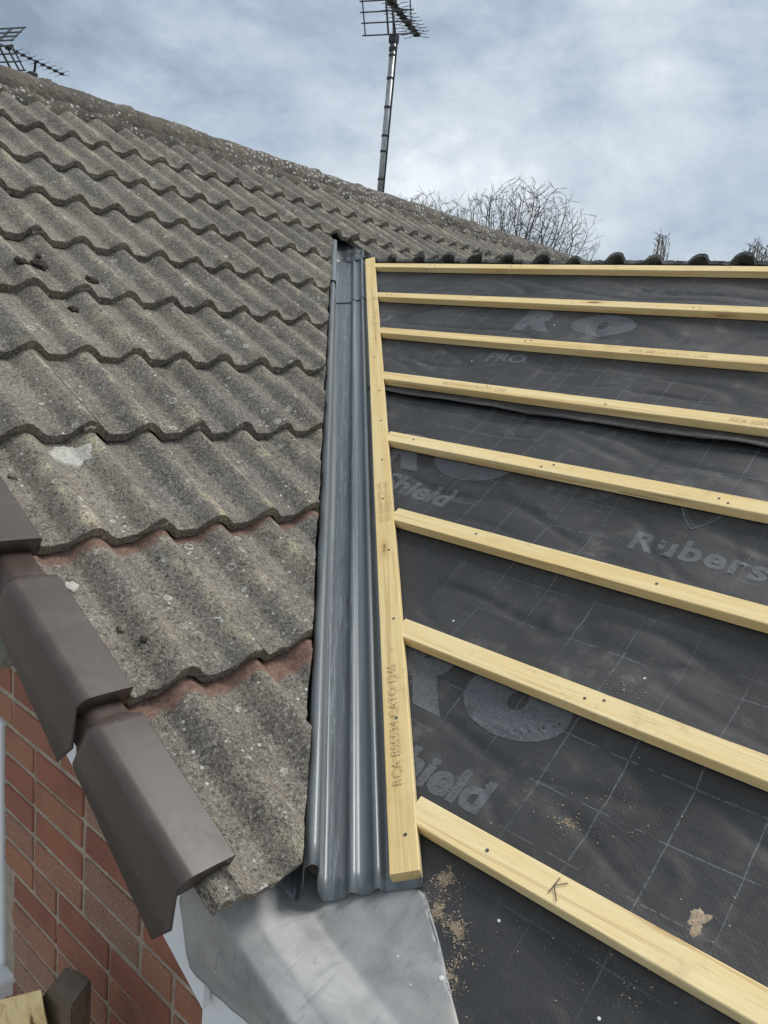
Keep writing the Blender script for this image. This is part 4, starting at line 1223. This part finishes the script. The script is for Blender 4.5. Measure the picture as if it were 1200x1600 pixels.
# ---------------------------------------------------------------- television aerials
def aerial(name, label, foot, head_z, boom_a, boom_dir, boom_len, n_dir, scale, mast_r, clamp_y=None):
    root = thing(name, label, 'aerial', foot, None)
    up = Vector((0, 0, 1))
    side = boom_dir.cross(up).normalized()
    bm = bmesh.new(); tube(bm, [foot, Vector((foot.x, foot.y, head_z))], mast_r, 14)
    mast = put('mast', mesh_of(bm, smooth=True), M['steel'], root)
    z = foot.z + 0.55
    while z < head_z - 0.02:
        b2 = bmesh.new(); tube(b2, [Vector((foot.x, foot.y, z)), Vector((foot.x, foot.y, z + 0.014))], mast_r * 1.18, 14)
        put('tape_band', mesh_of(b2), M['black'], mast); z += random.choice((0.11, 0.155, 0.20))
    for z in (head_z - 0.035, head_z - 0.085):
        b2 = bmesh.new(); tube(b2, [Vector((foot.x, foot.y, z)), Vector((foot.x, foot.y, z + 0.03))], mast_r * 1.25, 14)
        put('tape_band', mesh_of(b2), M['black'], mast)
    # lead-in cable
    b2 = bmesh.new()
    cab = [Vector((foot.x, foot.y, 0)) + side * (mast_r + 0.005) + up * (foot.z + (head_z - foot.z) * q / 12) for q in range(13)] 
    tube(b2, cab, 0.0045, 6)
    put('cable', mesh_of(b2), M['black'], root)
    # boom
    b2 = bmesh.new(); tube(b2, [boom_a, boom_a + boom_dir * boom_len], 0.010 * scale, 4)
    put('boom', mesh_of(b2), M['dusk'], root)
    # clamp and cable loop under the boom
    b2 = bmesh.new()
    m0 = Vector((foot.x, foot.y, head_z)); bc = boom_a + boom_dir * ((m0 - boom_a).dot(boom_dir))
    box = box_bm((-0.03, -0.03, -0.03), (0.03, 0.03, 0.03), 0.006)
    for v in box.verts: v.co += m0
    put('clamp', mesh_of(box), M['black'], root)
    tube(b2, [m0, m0.lerp(bc, 0.5) + boom_dir * 0.01, bc], 0.009, 8)
    loop = []
    st = boom_a + boom_dir * boom_len * 0.16
    for q in range(13):
        a = q / 12
        loop.append(st.lerp(m0, a) + up * (-0.09 * math.sin(math.pi * a)) + side * 0.035 * math.sin(math.pi * a))
    tube(b2, loop, 0.006, 6)
    put('bracket', mesh_of(b2), M['black'], root)
    # directors: X shaped elements on a dark insulator
    for k in range(n_dir):
        p = boom_a + boom_dir * boom_len * (0.22 + 0.78 * (k + 0.6) / n_dir)
        b2 = bmesh.new()
        for sg in (-1, 1):
            for uz in (-1, 1):
                tube(b2, [p + side * sg * 0.02 * scale, p + side * sg * 0.055 * scale + up * uz * 0.022 * scale, p + side * sg * 0.115 * scale + up * uz * 0.026 * scale], 0.0028 * scale, 5)
        e_ = put('director', mesh_of(b2), M['dusk'], root)
        b3 = box_bm((-0.030 * scale, -0.016 * scale, -0.015 * scale), (0.030 * scale, 0.016 * scale, 0.015 * scale), 0.004 * scale)
        fr_ = Matrix((( side.x, boom_dir.x, 0, p.x), (side.y, boom_dir.y, 0, p.y), (0, 0, 1, p.z), (0, 0, 0, 1)))
        for v in b3.verts: v.co = fr_ @ v.co
        put('insulator', mesh_of(b3), M['black'], e_)
    # dipole box
    b3 = box_bm((-0.045 * scale, -0.03 * scale, -0.02 * scale), (0.045 * scale, 0.03 * scale, 0.03 * scale), 0.008)
    p = boom_a + boom_dir * boom_len * 0.17
    for v in b3.verts: v.co += p
    put('dipole_box', mesh_of(b3), M['black'], root)
    # reflector: two leaning frames of rods
    for uz in (-1, 1):
        b2 = bmesh.new()
        def rp(a, h): return boom_a + side * a * scale + up * uz * h * scale - boom_dir * (-0.02 + 0.0 * h)
        for a in (-0.20, 0.0, 0.20): tube(b2, [rp(a, 0.015), rp(a, 0.235) - boom_dir * (-0.10) * 0 + boom_dir * 0.11], 0.0075 if a == 0 else 0.005, 6)
        rf = put('reflector', mesh_of(b2), M['dusk'], root)
        for h in (0.03, 0.095, 0.16, 0.235):
            b3 = bmesh.new()
            q = boom_dir * 0.11 * ((h - 0.015) / 0.22)
            tube(b3, [rp(-0.225, h) + q, rp(0.225, h) + q], 0.0052, 6)
            put('rod', mesh_of(b3), M['dusk'], rf)
    return root
bd = Vector((-0.34, 0.94, 0)).normalized()
aerial('television_aerial', 'tall television aerial on a banded metal mast behind the ridge', Vector((-4.25, 4.70, 0.70)), 2.235, Vector((-4.235, 4.545, 2.475)), bd, 0.74, 9, 0.92, 0.024)
bd2 = Vector((-0.33, 0.94, 0)).normalized()
aerial('television_aerial', 'low television aerial mostly hidden behind the lichen covered ridge', Vector((-5.83, 2.76, -0.30)), 1.60, Vector((-5.69, 2.455, 1.70)), bd2, 0.60, 8, 0.55, 0.020)

# ---------------------------------------------------------------- trees
from mathutils import kdtree
def tree(name, label, base, fork_z, cz, rx, rz, seed, n_att, step, mat, r_tip, group=None, stems=5, droop=0.0):
    """bare tree grown towards points scattered through an ellipsoid crown"""
    rng = random.Random(seed)
    root = thing(name, label, 'tree', base, group)
    att = []
    while len(att) < n_att:
        p = Vector((rng.uniform(-1, 1), rng.uniform(-1, 1), rng.uniform(-0.75, 1)))
        l = p.length
        k = 1 + 0.22 * noise.noise(p.normalized() * 2.0 + Vector((seed, 0, 0)))
        if l > k or (l < 0.35 and rng.random() < 0.5): continue
        att.append(base + Vector((p.x * rx, p.y * rx, cz + p.z * rz)))
    nodes, par = [], []
    f0 = base + Vector((0, 0, fork_z))
    for k in range(stems):
        a = 2 * math.pi * k / stems
        nodes.append(f0 + Vector((math.cos(a), math.sin(a), 0.3)) * step * 0.6); par.append(-1)
    alive = att
    nch = {}
    # first let the stems reach the crown
    for it in range(160):
        kd = kdtree.KDTree(len(nodes))
        for i, p in enumerate(nodes): kd.insert(p, i)
        kd.balance()
        pull = {}
        rest = []
        for p in alive:
            co, i, d = kd.find(p)
            if d < step * 1.5: continue
            rest.append(p)
            if d < step * 9 or it < 12: pull.setdefault(i, []).append((p - co).normalized())
        alive = rest
        if not pull: break
        grew = 0
        for i, vs in pull.items():
            v = Vector((0, 0, 0.10 - droop))
            for q in vs: v += q
            pd = (nodes[i] - nodes[par[i]]).normalized() if par[i] >= 0 else Vector((0, 0, 0))
            v = v.normalized() + pd * 0.55 + Vector((rng.uniform(-1, 1), rng.uniform(-1, 1), rng.uniform(-1, 1))) * 0.10
            np_ = nodes[i] + v.normalized() * step
            if nch.get(i, 0) >= 3 or kd.find(np_)[2] < step * 0.55: continue
            nch[i] = nch.get(i, 0) + 1
            nodes.append(np_); par.append(i); grew += 1
        if grew == 0: break
        if len(nodes) > 14000: break
    # twig ends
    kids = [0] * len(nodes)
    for q in par:
        if q >= 0: kids[q] += 1
    for i in [i for i in range(len(nodes)) if kids[i] == 0]:
        d = (nodes[i] - nodes[par[i]]).normalized() if par[i] >= 0 else Vector((0, 0, 1))
        for k in range(3):
            v = (d + Vector((rng.uniform(-1, 1), rng.uniform(-1, 1), rng.uniform(-0.4, 1))) * 0.42).normalized()
            nodes.append(nodes[i] + v * step * rng.uniform(1.2, 3.2)); par.append(i)
    area = [0.0] * len(nodes)
    has = [False] * len(nodes)
    for q in par:
        if q >= 0: has[q] = True
    for i in range(len(nodes) - 1, -1, -1):
        if not has[i]: area[i] += r_tip ** 2.2
        if par[i] >= 0: area[par[i]] += area[i]
    rad = [a ** (1 / 2.2) for a in area]
    cb_ = bmesh.new()
    for i, q in enumerate(par):
        a_, r_a = (nodes[q], rad[q]) if q >= 0 else (f0 - Vector((0, 0, step)), rad[i] * 1.1)
        r_a = min(r_a, rad[i] * 1.35)
        tube(cb_, [a_, nodes[i]], [r_a, rad[i]], 5 if rad[i] > r_tip * 2.5 else 3, cap=False)
    rt = (sum(area[i] for i, q in enumerate(par) if q < 0)) ** (1 / 2.2)
    tb_ = bmesh.new()
    tube(tb_, [base, base.lerp(f0, 0.5), f0 + Vector((0, 0, step * 0.3))], [rt * 1.5, rt * 1.15, rt], 9)
    put('trunk', mesh_of(tb_, smooth=True), mat, root)
    put('bare_crown', mesh_of(cb_), mat, root)
    return root
def dirp(x, y, dist): v = Vector((x, y)).normalized() * dist; return Vector((v.x, v.y, -5.0))
tree('bare_tree', 'wide bare leafless tree rising behind the two ridges', dirp(-10.75, 16.86, 23.0), 5.6, 7.45, 2.45, 2.35, 5, 6500, 0.100, M['bark'], 0.0031)
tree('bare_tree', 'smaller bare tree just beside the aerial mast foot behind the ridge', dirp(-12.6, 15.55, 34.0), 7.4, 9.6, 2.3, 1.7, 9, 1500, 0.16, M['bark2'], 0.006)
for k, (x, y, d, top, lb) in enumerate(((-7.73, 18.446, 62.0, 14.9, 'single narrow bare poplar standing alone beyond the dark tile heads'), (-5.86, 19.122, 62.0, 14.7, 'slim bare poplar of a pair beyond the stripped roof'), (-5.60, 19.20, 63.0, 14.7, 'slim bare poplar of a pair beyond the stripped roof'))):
    tree('poplar_tree', lb, dirp(x, y, d), 9.0, top - 2.3, 0.62, 2.6, 30 + k, 2200, 0.13, M['bark2'], 0.012, group=None if k == 0 else 'pair of bare poplars', stems=3)
